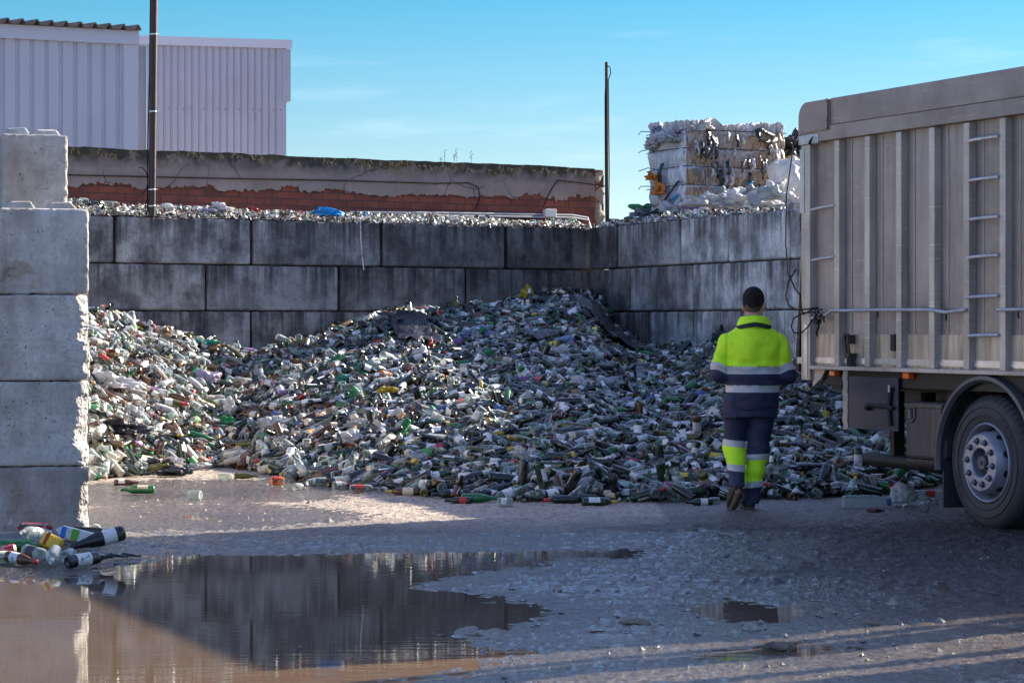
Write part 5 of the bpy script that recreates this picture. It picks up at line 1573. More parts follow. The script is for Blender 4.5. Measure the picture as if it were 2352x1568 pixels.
for i, (xd, yd, r, c, sq, lab) in enumerate((
    (1208, 1063, .155, 'white', (1, .7, .75), 'large white plastic bag low in the middle of the heap'),
    (954, 1068, .16, 'clear', (1.1, .7, .5), 'see-through carrier bag low on the heap, left of the large white bag'),
    (812, 1019, .13, 'white', (1, .7, .7), 'torn white paper bag on the lower left of the shaded heap'),
    (830, 985, .12, 'clear', (1.5, .6, .5), 'pale bluish film spread above the torn white paper bag'),
    (917, 963, .085, 'white', (1, .7, 1), 'white bag standing beside a tall dark wine bottle'),
    (1003, 975, .085, 'white', (.8, .7, 1.1), 'crumpled white bag right of the bag beside the tall bottle'),
    (1334, 896, .15, 'white', (1, .7, .8), 'white bag with purple print halfway up the heap'),
    (1392, 893, .16, 'clear', (1.2, .7, .6), 'twisted translucent bag beside the white bag halfway up'),
    (1287, 818, .12, 'white', (1, .7, .7), 'white bag high on the heap under the wall corner'),
    (1342, 1127, .12, 'clear', (1.2, .7, .6), 'clear crumpled bag near the foot of the heap'),
    (1583, 779, .20, 'clear', (1.2, .6, .45), 'clear film on the crest by the right wall, left of the worker'),
    (967, 825, .13, 'white', (.8, .7, .9), 'white knotted bag just below the black sheet'),
    (990, 806, .10, 'red', (.35, .5, 1.1), 'red film strip right of the white knotted bag'),
    (1208, 693, .16, 'yellow', (.8, .6, 1.1), 'yellow bag standing on the crest against the back wall'),
    (895, 906, .11, 'yellow', (1.4, .6, .5), 'flat yellow scrap in the shaded middle of the heap'),
    (1067, 846, .10, 'green', (1.2, .7, .5), 'bright green film between the yellow scrap and the yellow bag'),
    (1126, 822, .07, 'green', (1, .7, .9), 'small balled green bag upper middle of heap'),
    (839, 858, .13, 'teal', (1.2, .6, .6), 'teal bag in the shade left of the black sheet'),
    (798, 882, .13, 'teal', (1.3, .6, .5), 'torn teal film below and left of the teal bag'),
    (815, 914, .09, 'green', (.9, .6, .9), 'green bag beside a brown bottle in the shade'),
    (1098, 776, .17, 'blue', (1.5, .7, .6), 'pale blue bag high on the heap right of the black sheet'),
    (1297, 796, .13, 'blue', (1.4, .7, .6), 'pale blue film high on the heap beneath the wall corner'),
    (1652, 770, .22, 'dark green', (.7, .6, 1.0), 'shiny dark green bin bag on the crest beside the worker'),
    (275, 996, .24, 'black', (1.3, .7, .5), 'black bin bag in the sunlit heap near the broken column'),
    (253, 888, .26, 'white', (1.2, .8, .5), 'white and blue sheet of film next to the broken column'),
    (471, 878, .16, 'lavender', (1.3, .7, .7), 'lavender bag on the edge of the shadow at the left'),
    (627, 985, .14, 'white', (1, .7, .8), 'white bag at the sunlit lower left of the heap'),
    (471, 798, .16, 'teal', (1.3, .6, .4), 'teal film scrap near the crest of the sunlit left'),
    (530, 950, .11, 'white', (.7, .6, 1.4), 'white twisted bag above a green one on the sunlit heap'),
    (524, 975, .10, 'green', (1, .7, .7), 'green film under the white twisted bag on the sunlit heap'),
    (374, 1082, .15, 'black', (1.2, .8, .7), 'black bag at the sunlit foot of the heap'),
    (452, 1086, .11, 'white', (1.4, .7, .5), 'dirty white rag of film at the sunlit foot of the heap'),
    (310, 962, .12, 'white', (.9, .7, 1.0), 'white bag just above the black bin bag near the column'),
    (400, 1072, .10, 'white', (1.2, .5, .7), 'printed white sheet lying on the black bag at the foot'),
    (1440, 930, .09, 'lavender', (1.3, .7, .5), 'pale violet film left of the worker'),
)):
    p_ = heap_pt(xd, yd)
    bag(p_ + Vector((0, -.05, .045)), r, c, lab, sq, i * 2 + 3 + (i % 3), .42, random.uniform(-.4, .4))
def sheet(p, wx, wy, colour, label, seed, rz=0.0):
    n_ = 34
    vs_ = []
    cr_, sr_ = math.cos(rz), math.sin(rz)
    for i in range(n_):
        for j in range(n_):
            a, b = (i / (n_ - 1) - .5), (j / (n_ - 1) - .5)
            a2 = a * wx * (1 + .35 * mnoise.noise(Vector((b * 4, seed, 0)))); b2 = b * wy * (1 + .35 * mnoise.noise(Vector((a * 4, seed + 5, 0))))
            x = p.x + a2 * cr_ - b2 * sr_; y = p.y + a2 * sr_ + b2 * cr_
            h_ = float(heap_z(np.array(x), np.array(y))[0])
            vs_.append((x, y, h_ + .135 + .05 * mnoise.noise(Vector((x * 4, y * 4, seed))) + .035 * abs(mnoise.noise(Vector((x * 11, y * 9, seed))))))
    mb = MB(); mb.add(vs_, [(i * n_ + j, (i + 1) * n_ + j, (i + 1) * n_ + j + 1, i * n_ + j + 1) for i in range(n_ - 1) for j in range(n_ - 1)])
    o = mb.build('plastic_sheet', FILM[colour], None, True)
    sm = o.modifiers.new('thickness', 'SOLIDIFY'); sm.thickness = .004
    return tag(o, label, 'plastic sheet', 'dark plastic sheets on the glass heap')
sheet(heap_pt(948, 782), .46, 2.6, 'black', 'torn black sheet running down the heap left of centre', 3, .12)
sheet(heap_pt(1400, 772), .62, 1.2, 'black', 'dark blue-black sheet on the crest by the right wall', 8, .3)
sheet(heap_pt(1235, 790), .45, .5, 'black', 'small black sheet below the yellow bag', 13, .7)

# --- single things lying on the ground in front of the heap
def on_ground(kind, xd, yd, deg, gc, lc, cc, label, roll=0.3, z=0.0, pit=0.0, sc=1.0):
    p_ = G(xd, yd)
    a = R(deg)
    d_ = Vector((math.cos(a) * math.cos(R(pit)), math.sin(a) * math.cos(R(pit)), math.sin(R(pit))))
    r = radius(kind) * sc
    return bottle(kind, (p_.x, p_.y, r + .010 + z + abs(d_.z) * KIND[kind]['L'] * .4), d_, roll, gc, lc, cc, label, sc)
for a in (('jar', 517, 1108, 200, 'frosted', None, None, 'milky jar alone on the sunlit wet ground in front of the heap'),
          ('wine', 316, 1136, 184, 'green', 'cream', None, 'green bottle alone on sunlit ground, nearest the broken column'),
          ('jar', 446, 1150, 160, 'clear', None, None, 'clear jar half sunk in the wet ground, nearest the camera'),
          ('jar', 637, 1116, 15, 'orange', 'red', None, 'orange juice jar with a red label at the sunlit edge'),
          ('smalljar', 684, 1128, 40, 'frosted', None, None, 'small square looking milky jar left of two clear glasses'),
          ('smalljar', 712, 1118, 250, 'clear', None, None, 'clear tumbler on the ground beside a larger glass'),
          ('jar', 734, 1118, 200, 'clear', None, 'silver', 'larger clear glass jar on the ground by the tumbler'),
          ('beer', 290, 1118, 10, 'brown', 'white', None, 'brown bottle lying before the broken column'),
          ('beer', 565, 1102, 8, 'olive', None, None, 'olive bottle on the ground right of the milky jar'),
          ('jar', 780, 1128, 20, 'frosted', 'white', None, 'pale broken jar at the edge of the lit ground'),
          ('wine', 925, 1141, 178, 'brown', 'cream', 'gold', 'brown wine bottle with cream label and gold foil, frontmost in sun'),
          ('spirit', 838, 1136, 5, 'clear', 'red', None, 'clear bottle with red print at the tip of the sunlit ground'),
          ('smalljar', 880, 1137, 250, 'frosted', None, None, 'pale cup beside the brown gold-necked bottle'),
          ('beer', 1052, 1160, 175, 'black', 'red', None, 'black bottle with red label at the front of the shaded heap'),
          ('sloped', 1101, 1158, 8, 'green', None, None, 'green bottle base toward us at the front of the shaded heap'),
          ('jar', 1160, 1168, 4, 'clear', 'white', None, 'square clear box-like jar furthest forward of the shaded heap'),
          ('wine', 1378, 1165, 3, 'dark green', 'white', 'gold', 'dark wine bottle with white label and gold neck at the very front'),
          ('wine', 1290, 1160, 190, 'black', None, 'red', 'black bottle with red neck lying before the middle of the heap'),
          ('plastic', 1990, 1172, 4, 'clear', None, 'blue', 'big ribbed clear water bottle with blue cap, on ground near truck wheel'),
          ('beer', 2012, 1181, 6, 'black', 'red', None, 'small dark bottle lying in front of the water bottle'),
          ('smalljar', 2081, 1178, 262, 'clear', None, None, 'round clear jar, mouth to the camera, under the truck side'),
          ('jar', 2122, 1178, 250, 'clear', None, None, 'larger clear jar, mouth to the camera, left of truck wheel'),
          ('smalljar', 2146, 1164, 240, 'clear', None, None, 'clear glass behind the larger jar, next to truck wheel'),
          ('plastic', 2140, 1150, 8, 'clear', 'red', None, 'clear bottle with red label close to the truck wheel'),
          ('smalljar', 1640, 1162, 190, 'clear', None, None, "clear jar on the ground just left of the worker's boots"),
          ('beer', 1605, 1164, 185, 'black', 'white', None, "short dark bottle on ground left of the jar by worker's boots"),
          ('jar', 219, 1232, 100, 'clear', None, None, 'clear jar against the foot of the broken column')):
    k_ = dict(sc=1.35) if 'big ribbed' in a[7] else dict(sc=.62) if 'small dark bottle lying in front' in a[7] else {}
    on_ground(*a, roll=random.uniform(-1.2, 1.2), **k_)
bag(G(2072, 1166) + Vector((0, 0, .10)), .15, 'white', 'white bag swollen like a ball on the ground by the truck wheel', (.8, .7, .8), 22, .25)
bag(G(395, 1098) + Vector((0, 0, .05)), .14, 'black', 'flattened black bag on the sunlit ground at the heap foot', (1.6, .7, .45), 19, .4)

# --- the little pile by the broken column, at the puddle's edge
on_ground('sloped', 224, 1290, 205, 'black', 'white', 'black', 'big black wine bottle leaning at the right of the puddle-side pile', 1.2, .055, -13, 1.15)
on_ground('wine', 206, 1304, 40, 'black', 'white', None, 'black wine bottle with white label lying at the water edge', -1.0, .0, 4, 1.08)
on_ground('jar', 157, 1296, 262, 'clear', None, None, 'open clear jar facing us between yellow tub and black bottles', .2, .0, -4, 1.05)
on_ground('spirit', 122, 1303, 275, 'clear', None, None, 'clear flask with its neck toward us at the water edge', .2, .0, -10)
on_ground('spirit', 88, 1298, 318, 'clear', 'black', None, 'clear flask with dark label beside the brown bottle', -.5, .01, -6)
on_ground('beer', 50, 1303, 330, 'brown', 'white', 'red', 'brown bottle with dark red neck at the water edge', -.6, .0, -6, 1.1)
on_ground('plastic', 80, 1272, 250, 'clear', 'white', None, 'crushed clear plastic bottle above the yellow tub', .4, .05, 10, 1.15)
on_ground('wine', 52, 1276, 8, 'green', None, None, 'green bottle lying behind the brown bottle by the puddle', .4, .02)
on_ground('wine', 188, 1247, 160, 'dark green', None, None, 'dark green bottle against the column, behind the milk carton', .4, .03)
on_ground('beer', 138, 1240, 200, 'black', None, None, 'dark bottle stub beside the red carton', .3, .04, 12)
on_ground('jar', 14, 1298, 10, 'frosted', 'cream', None, 'yellowish jar at the left picture edge by the puddle', .5)
def carton(name, p, sx_, sy_, sz_, rz, ry, base, bands, label, cat='carton'):
    mb = MB()
    mb.prism([(-sx_ / 2, -sz_ / 2), (sx_ / 2, -sz_ / 2), (sx_ / 2, sz_ / 2), (-sx_ / 2, sz_ / 2), (-sx_ / 2 - sz_ * .55, .0)], -sy_ / 2, sy_ / 2)
    o = mb.build(name, base, None, bevel=.003)
    o.rotation_euler = (0, ry, rz); o.location = p
    for a, b, c0, c1, mm_ in bands:
        q = MB(); q.box(-sx_ / 2 + a * sx_, -sx_ / 2 + b * sx_, -sy_ / 2 - .0015, -sy_ / 2 - .0002, -sz_ / 2 + c0 * sz_, -sz_ / 2 + c1 * sz_); q.build('printed_band', mm_, o)
    return tag(o, label, cat)
MILKW = PM['white']; MILKB = plain('carton_blue', (.03, .16, .55), .5); MILKG = plain('carton_green', (.12, .36, .03), .5); CRED = plain('carton_red', (.28, .015, .03), .5)
OLV = worn('carton_print', (.045, .045, .008), (.10, .09, .03), 25, .6, 0, 0)
carton('drink_carton', G(172, 1268) + Vector((0, .12, .105)), .22, .075, .075, R(6), R(15), MILKW, [(-.02, .13, 0, 1, MILKB), (.30, .52, 0, 1, MILKG), (.82, .92, .1, .35, plain('carton_orange', (.6, .3, .02), .5))], 'white milk carton with blue and green bands atop the puddle-side pile')
rc = carton('drink_carton', G(62, 1262) + Vector((0, .30, .125)), .185, .065, .062, R(2), R(1), CRED, [(.0, .60, 0, .76, OLV), (.0, 1.0, .84, 1, PM['cream'])], 'dark red drink carton lying against the column above the metal rail')
mb = MB(); mb.lathe([(.012, 0), (.012, .022), (.0005, .022)], 12, M=Matrix.Translation((.093, 0, .0)) @ Matrix.Rotation(R(90), 4, 'Y')); mb.build('screw_cap', CM['red'], rc)
fc_ = bpy.data.curves.new('word', 'FONT'); fc_.body = 'TIN'; fc_.size = .030; fc_.extrude = .0004; fc_.align_x = 'CENTER'
to = bpy.data.objects.new('word', fc_); COL.objects.link(to)
dg = bpy.context.evaluated_depsgraph_get(); me = bpy.data.meshes.new_from_object(to.evaluated_get(dg)); bpy.data.objects.remove(to)
me.materials.clear(); me.materials.append(PM['white'])
wd = link('printed_word', me, rc); wd.location = (.052, -.0345, .002); wd.rotation_euler = (R(90), R(90), 0)
# yellow tub, can, rail, broken neck
p_ = G(112, 1290)
mb = MB(); mb.box(-.065, .065, -.05, .05, -.045, .045)
tb = mb.build('plastic_tub', worn('yellow_plastic', (.74, .46, .012), (.66, .38, .01), 12, .4, 0, 0), None, bevel=.016)
tb.location = p_ + Vector((0, .10, .115)); tb.rotation_euler = (R(-22), R(22), R(-8)); tag(tb, 'bright yellow plastic tub with a red band by the puddle', 'tub')
mb = MB(); mb.box(-.040, -.018, -.0515, -.0502, -.04, .04); mb.box(-.040, -.018, -.05, .05, .0452, .0465); mb.build('red_band', plain('tub_red', (.30, .03, .01), .5), tb)
mb = MB()
for i in range(6): mb.box(.002 + i * .009, .005 + i * .009, -.053, -.0502, -.03, .03)
mb.build('moulded_rib', plain('tub_rib', (.76, .52, .05), .4), tb)
p_ = G(12, 1284)
mb = MB(); mb.lathe([(.0005, -.058), (.026, -.058), (.033, -.05), (.033, .048), (.027, .058), (.0005, .055)], 20, M=Matrix.Rotation(R(80), 4, 'Y'))
cn = mb.build('drink_can', worn('can_red', (.55, .02, .02), (.60, .55, .52), 28, .35, .3, .3, 30, .01, None, .50, .56), None, True)
cn.location = p_ + Vector((0, .05, .055)); tag(cn, 'crushed red and white drink can at the left picture edge', 'can')
a0 = G(-40, 1266); b0 = G(122, 1262)
mb = MB()
L_ = (b0 - a0).length
mb.prism([(-.05, .0), (.05, 0), (.05, .008), (.012, .03), (.012, .06), (-.012, .06), (-.012, .03), (-.05, .008)], 0, L_, axes='yz')
ra = mb.build('metal_rail', worn('galvanised', (.33, .33, .33), (.22, .21, .20), 12, .45, .5, .1))
ra.location = a0 + Vector((0, .22, .045)); ra.rotation_euler = (0, 0, math.atan2((b0 - a0).y, (b0 - a0).x)); tag(ra, 'grey metal rail lying across the pile beside the column', 'rail')
for (x, y, rz, l_, lab, nm) in ((266, 1284, -20, .13, 'broken bottle piece right of the black bottles', 'bottle_shard'), (300, 1283, -15, .11, 'thin dark sliver lying on the wet ground past the broken bottle', 'bottle_shard')):
    mb = MB(); mb.lathe([(.030, 0), (.024, l_ * .5), (.013, l_), (.016, l_ + .01)], 12, a0=.3, a1=2.8, M=Matrix.Rotation(R(90), 4, 'Y'))
    o = mb.build(nm, GM['black']); o.location = G(x, y) + Vector((-.05, 0, .012)); o.rotation_euler = (R(90), 0, R(rz))
    sm = o.modifiers.new('thickness', 'SOLIDIFY'); sm.thickness = .003
    tag(o, lab, 'broken bottle')
bag(G(14, 1250) + Vector((0, .25, .12)), .11, 'white', 'crumpled white paper at the left edge behind the rail', (1.2, .6, .8), 6, .5)
# mud lump / old shoe-like clod in the lit puddle and the dark mound left of it
SOILC = worn('clod', (.20, .16, .125), (.08, .064, .052), 9, .85, 0, .8, 40, .01)
for (x, y, r, sq, lab, sd_) in ((1793, 1492, .044, (2.1, 1.0, .75), 'muddy lump lying in the sunlit puddle at lower right', 5), (1460, 1438, .055, (1.7, 1.3, .5), 'dark mound of sludge beside the shaded puddle', 9), (1995, 1440, .035, (1.6, 1, .7), 'pale clod on the lit strip at lower right', 12)):
    me = crumple(r, sd_, sq, .28, 4); me.materials.append(SOILC)
    for f_ in me.polygons: f_.use_smooth = True
    o = link('mud_lump', me); o.location = G(x, y) + Vector((0, 0, r * sq[2] * .35)); tag(o, lab, 'mud lump')

# ------------------------------------------------------------------ litter on the wall tops
def strip_pts(n_, d, dep, s0, s1, w0, w1, hfun):
    s_ = rng.uniform(s0, s1, n_); w_ = rng.uniform(w0, w1, n_)
    h_ = hfun(s_, w_)
    x = CORN.x + d.x * s_ + dep.x * w_; y = CORN.y + d.y * s_ + dep.y * w_
    return np.stack([x, y, h_], -1), s_, w_
def hb(s_, w_): return 2.905 + np.clip(w_ / .25, .15, 1) * (.045 + .022 * np.clip(s_ - 2, 0, 8) * .6 + .07 * (fbm(s_ * 1.3, w_ * 2, 61, 3) + .2))
def hr(s_, w_): return 2.905 + np.clip(w_ / .25, .15, 1) * (.02 + .06 * np.exp(-((s_ - 2.6) / 1.6) ** 2) + .05 * (fbm(s_ * 1.5, w_ * 2, 71, 3) + .2)) * np.clip((5.6 - s_) / 1.2, 0.05, 1)
for d, dep, s0, s1, hf, wmax, lab, n_ in ((E1, NB, 0, 8.6, hb, .72, 'bed of crushed glass on top of the back block wall', 10500), (E2, NR, 0, 5.6, hr, .95, 'crushed glass along the top of the right block wall', 2600)):
    sg, wg = np.meshgrid(np.linspace(s0, s1, 90), np.linspace(.01, wmax, 12), indexing='ij')
    hh = hf(sg, wg) - .02
    V = np.stack([CORN.x + d.x * sg + dep.x * wg, CORN.y + d.y * sg + dep.y * wg, hh], -1).reshape(-1, 3)
    ii = np.arange(len(V)).reshape(sg.shape)
    Q = np.stack([ii[:-1, :-1], ii[1:, :-1], ii[1:, 1:], ii[:-1, 1:]], -1).reshape(-1, 4)
    tag(link('crushed_glass', npmesh('crushed_glass', V, Q, SOIL)), lab + ', its dirt base', 'broken glass', kind='stuff')
    pts, s_, w_ = strip_pts(n_, d, dep, s0, s1, .0, wmax, hf)
    pts[:, 2] += rng.uniform(-.02, .035, len(pts))
    shards('crushed_glass', pts, lab, .010, .034, 1.15)
def top_item(d, dep, x, w_, kind, gc, lc, cc, label, deg=None, pit=0):
    s_ = s_back(x) if d is E1 else s_right(x)
    q = CORN + d * s_ + dep * w_
    h_ = float((hb if d is E1 else hr)(np.array([s_]), np.array([w_]))[0])
    a = R(random.uniform(0, 360) if deg is None else deg)
    dd = Vector((math.cos(a), math.sin(a), math.sin(R(pit)))).normalized()
    bottle(kind, (q.x, q.y, h_ + radius(kind) * .8 + abs(dd.z) * KIND[kind]['L'] * .3), dd, random.uniform(-1, 1), gc, lc, cc, label, 1.0)
for a in ((208, .25, 'jar', 'clear', None, None, 'clear jar at the left end of the back wall top', 20),
          (228, .25, 'beer', 'black', None, None, 'dark bottle at the left end of the wall top', 30), (240, .45, 'beer', 'brown', None, None, 'brown bottle behind the dark one on the wall top', 100),
          (247, .12, 'smalljar', 'green', None, None, 'green cup near the left end of the wall top', 265), (258, .4, 'jar', 'black', 'grey', None, 'dark jar, mouth to us, left of steel pole on the wall', 255),
          (283, .35, 'spirit', 'frosted', None, None, 'milky box-like bottle on the wall just left of the steel pole', 5), (402, .25, 'jar', 'clear', None, None, 'clear glass jar on the wall right of the steel pole', 230),
          (447, .25, 'spirit', 'clear', None, None, 'clear bottle tipped over on the wall top', 300), (480, .35, 'smalljar', 'frosted', None, 'white', 'small milky jar on the wall top above the block joint', 260),
          (500, .15, 'smalljar', 'frosted', None, None, 'white pot on the wall top', 270), (541, .35, 'smalljar', 'frosted', 'white', None, 'pale cup on the wall top left of the olive jar', 80), (562, .4, 'jar', 'olive', None, None, 'olive jar, mouth up to us, on the wall top', 250),
          (690, .3, 'smalljar', 'clear', 'purple', None, 'jar with purple lid left of the bright blue bag', 250), (1012, .45, 'plastic', 'clear', None, None, 'clear plastic bottle leaning on the conduit', 30),
          (1150, .42, 'wine', 'dark green', 'white', None, 'dark green bottle lying on the wall below the junction box', 4), (1020 - 130, .3, 'smalljar', 'clear', None, None, 'little clear jar on wall top right of blue bag', 255),
          (1240, .2, 'smalljar', 'pale green', None, None, 'pale green pot on the wall under the junction box', 200), (1340, .3, 'jar', 'pale green', None, None, 'pale green jar at the wall corner top', 10)):
    top_item(E1, NB, *a[:7], a[7])
for a in ((1378, .25, 'beer', 'black', None, None, 'dark bottle first from the corner on the right wall top', 20), (1398, .3, 'smalljar', 'frosted', None, None, 'round milky jar, mouth to us, near the corner on right wall', 262),
          (1413, .25, 'beer', 'black', 'white', None, 'dark labelled bottle on right wall near the corner', 200), (1432, .45, 'jar', 'brown', None, None, 'brown jar below the green net scrap on right wall', 40), (1455, .5, 'beer', 'brown', 'red', None, 'brown bottle with red label on right wall top', 160),
          (1476, .45, 'jar', 'clear', None, 'black', 'clear jar with dark lid on the right wall top', 330), (1508, .5, 'spirit', 'frosted', None, None, 'square milky bottle on the right wall below the bale', 3), (1500, .2, 'jar', 'clear', None, None, 'clear jar in front of the square milky bottle', 250),
          (1555, .4, 'spirit', 'clear', None, None, 'thick clear bottle on the right wall below the bale', 290), (1583, .4, 'jar', 'frosted', 'cream', None, 'pale jar right of the thick clear bottle', 230), (1602, .45, 'wine', 'green', 'white', None, 'bright green bottle end on the right wall', 260),
          (1625, .4, 'beer', 'brown', None, None, 'brown bottle tipped up on the right wall top', 35), (1608, .2, 'smalljar', 'brown', None, None, 'small brown pot at the edge of right wall top', 250)):
    top_item(E2, NR, *a[:7], a[7])
def on_wall(d, dep, x, w_):
    s_ = s_back(x) if d is E1 else s_right(x)
    q = CORN + d * s_ + dep * w_
    return Vector((q.x, q.y, float((hb if d is E1 else hr)(np.array([s_]), np.array([w_]))[0])))
bag(on_wall(E1, NB, 768, .2) + Vector((0, 0, .05)), .17, 'bright blue', 'bright blue plastic bag on top of the back wall', (1.5, .6, .5), 8, .5)
bag(on_wall(E1, NB, 862, .3) + Vector((0, 0, .03)), .06, 'bright blue', 'small blue scrap right of the bright blue bag on wall', (1, .6, .7), 10, .4)
bag(on_wall(E1, NB, 604, .25) + Vector((0, 0, .03)), .07, 'red', 'red scrap on the wall top left of blue bag', (1.3, .5, .5), 12, .4)
bag(on_wall(E1, NB, 518, .2) + Vector((0, 0, .05)), .12, 'white', 'white film on the wall top left of the olive jar', (1.4, .6, .6), 14, .5)
bag(on_wall(E1, NB, 488, .15) + Vector((0, 0, .03)), .09, 'lavender', 'pale violet film on the wall top', (1.4, .6, .4), 16, .4)
mb = MB(); mb.tube([on_wall(E1, NB, 827, -.015) + Vector((0, 0, .03)), on_wall(E1, NB, 827, -.02) + Vector((.0, -.01, -.25)), on_wall(E1, NB, 828, -.02) + Vector((.02, -.01, -.55)), on_wall(E1, NB, 829, -.02) + Vector((.03, -.01, -.66))], .007, 5)
tag(mb.build('cord', PM['grey']), 'thin pale cord hanging down the front of the back wall', 'cord')
# studs cast on the right wall's top blocks
for k, x in enumerate((1690, 1722, 1752, 1782, 1812)):
    q = on_wall(E2, NR, x, .28)
    mb = MB()
    pts = []
    for (a, zz) in ((.11, -.02), (.06, .085)):
        for (i, j) in ((-1, -1), (1, -1), (1, 1), (-1, 1)): pts.append((i * a, j * a, zz))
    mb.add(pts, [(0, 1, 5, 4), (1, 2, 6, 5), (2, 3, 7, 6), (3, 0, 4, 7), (4, 5, 6, 7)])
    o = mb.build('concrete_stud', CB); o.location = (q.x, q.y, 2.905); o.rotation_euler = (0, 0, math.atan2(E2.y, E2.x)); o.color = (.75, .75, .75, 1)
    tag(o, f'grimy cast stud, {ordn[k]} from left along the right wall top', 'concrete stud', 'studs on the right wall')

# ------------------------------------------------------------------ bales behind the right wall
m, t, p, l = nodes('baled_film')
at = N(t, 'Attribute', attribute_name='tint')
v = coords(t, l, (11, 11, 1.5), rand=False)
f = noise(t, l, v, 2.2, 8, .7)
v9 = coords(t, l, (26, 26, 3.0), rand=False)
g9 = noise(t, l, v9, 1.6, 6, .7)
pal = ramp(t, [(.30, (.040, .030, .030)), (.38, (.22, .120, .060)), (.44, (.36, .22, .125)), (.50, (.22, .115, .045)), (.55, (.46, .40, .36)), (.60, (.17, .12, .10)), (.66, (.34, .235, .15)), (.74, (.55, .52, .52))])
l(f, pal.inputs['Fac'])
sep = N(t, 'SeparateColor'); l(at.outputs['Color'], sep.inputs[0])
white = mixc(t, l, ramp_out(t, l, noise(t, l, coords(t, l, (5, 5, 5), False), 1.5, 7, .65), .35, .68), (.66, .66, .70), (.40, .39, .42))
col = mixc(t, l, sep.outputs[0], pal.outputs['Color'], white)
dk = N(t, 'Math', operation='MULTIPLY'); l(ramp_out(t, l, g9, .56, .63), dk.inputs[0]); dk.inputs[1].default_value = .8
col = mixc(t, l, dk.outputs[0], col, (.035, .030, .036))
l(col, p.inputs['Base Color']); p.inputs['Roughness'].default_value = .45
nb_ = bump(t, l, f, .8, .03)
l(bump(t, l, g9, .6, .015, nb_), p.inputs['Normal'])
BALEM = m
def bale(loc, rz, sx_, sy_, sz_, bands, label, seed, whitish=0.0, lump_top=.12):
    """pressed bale; its near lower corner at loc"""
    root = empty('plastic_bale', loc, rz); tag(root, label, 'bale')
    VV, QQ, TI = [], [], []
    base = 0
    def face(fn, nu, nv, wfun):
        nonlocal base
        u, v_ = np.meshgrid(np.linspace(0, 1, nu), np.linspace(0, 1, nv), indexing='ij')
        Pp = fn(u, v_); VV.append(Pp.reshape(-1, 3))
        ii = np.arange(nu * nv).reshape(nu, nv) + base
        QQ.append(np.stack([ii[:-1, :-1], ii[1:, :-1], ii[1:, 1:], ii[:-1, 1:]], -1).reshape(-1, 4))
        w_ = np.broadcast_to(wfun(u, v_), u.shape).ravel(); TI.append(np.stack([w_, w_, w_], -1)); base += nu * nv
    def bulge(z01, a):
        k_ = (z01 * bands + .35) % 1.0
        return .032 * np.abs(np.sin(np.pi * k_)) ** .7
    def crk(a, z, s1=1.0): return .050 * fbm(a * 8, z * 3.5, seed, 4) + .036 * fbm(a * 26, z * 5, seed + 3, 3)
    def whiteband(u, v_):
        k_ = (v_ * bands + .35) % 1.0
        return np.where((k_ > .86) | (v_ > .92), .70, whitish + .25 * (fbm(u * 6, v_ * 3, seed + 8, 2) > .12))
    topn = lambda a, b: sz_ + lump_top * (fbm(a * 3.2, b * 3.2, seed + 20, 4)) + .05 * fbm(a * 14, b * 14, seed + 21, 2)
    edge = lambda q: .04 * np.cos(np.pi * (q - .5)) 
    rc = .07
    per = [(0, 'f'), (sx_, 'r'), (sx_ + sy_, 'b'), (2 * sx_ + sy_, 'l'), (2 * sx_ + 2 * sy_, 'e')]
    def wall(u, v_):
        q = u * 2 * (sx_ + sy_)
        x = np.select([q < sx_, q < sx_ + sy_, q < 2 * sx_ + sy_], [q, sx_, 2 * sx_ + sy_ - q], 0.0)
        y = np.select([q < sx_, q < sx_ + sy_, q < 2 * sx_ + sy_], [0.0, q - sx_, sy_], 2 * sx_ + 2 * sy_ - q)
        ix, iy = np.clip(x, rc, sx_ - rc), np.clip(y, rc, sy_ - rc)
        dx_, dy_ = x - ix, y - iy
        ln = np.sqrt(dx_ ** 2 + dy_ ** 2) + 1e-9
        k_ = rc + bulge(v_, u) + crk(q, v_ * sz_)
        return np.stack([ix + dx_ / ln * k_, iy + dy_ / ln * k_, v_ * topn(x, y)], -1)
    def wallwhite(u, v_):
        q = u * 2 * (sx_ + sy_)
        return np.where(q > 2 * sx_ + sy_ - .02, .96, whiteband(u, v_))
    face(wall, 560, 120, wallwhite)
    face(lambda u, v_: np.stack([u * sx_, v_ * sy_, topn(u * sx_, v_ * sy_) - .005], -1), 120, 100, lambda u, v_: .8 + 0 * u)
    link('pressed_film', npmesh('pressed_film', np.concatenate(VV), np.concatenate(QQ), BALEM, None, True, np.concatenate(TI)), root)
    WIRE = plain('bale_wire', (.02, .018, .02), .5)
    zs_ = [(i + .65) / bands * sz_ for i in range(bands)]
    for z in zs_:
        if z > sz_ * .98: continue
        mb = MB()
        path = [(-.10, sy_ * .9, z - .03), (-.035, sy_ * .75, z + .0), (-.03, sy_ * .35, z), (-.02, -.01, z + random.uniform(-.008, .008)), (sx_ * .3, -.028, z), (sx_ * .7, -.028, z - .004), (sx_ + .01, -.02, z), (sx_ + .03, sy_ * .5, z), (sx_ + .02, sy_, z)]
        mb.tube(path, .006, 5)
        mb.tube([(-.04, sy_ * .75, z), (-.14, sy_ * .8, z + .02), (-.24, sy_ * .82, z + .01 + random.uniform(-.03, .01)), (-.27, sy_ * .83, z - .03)], .006, 5)
        mb.build('tie_wire', WIRE, root)
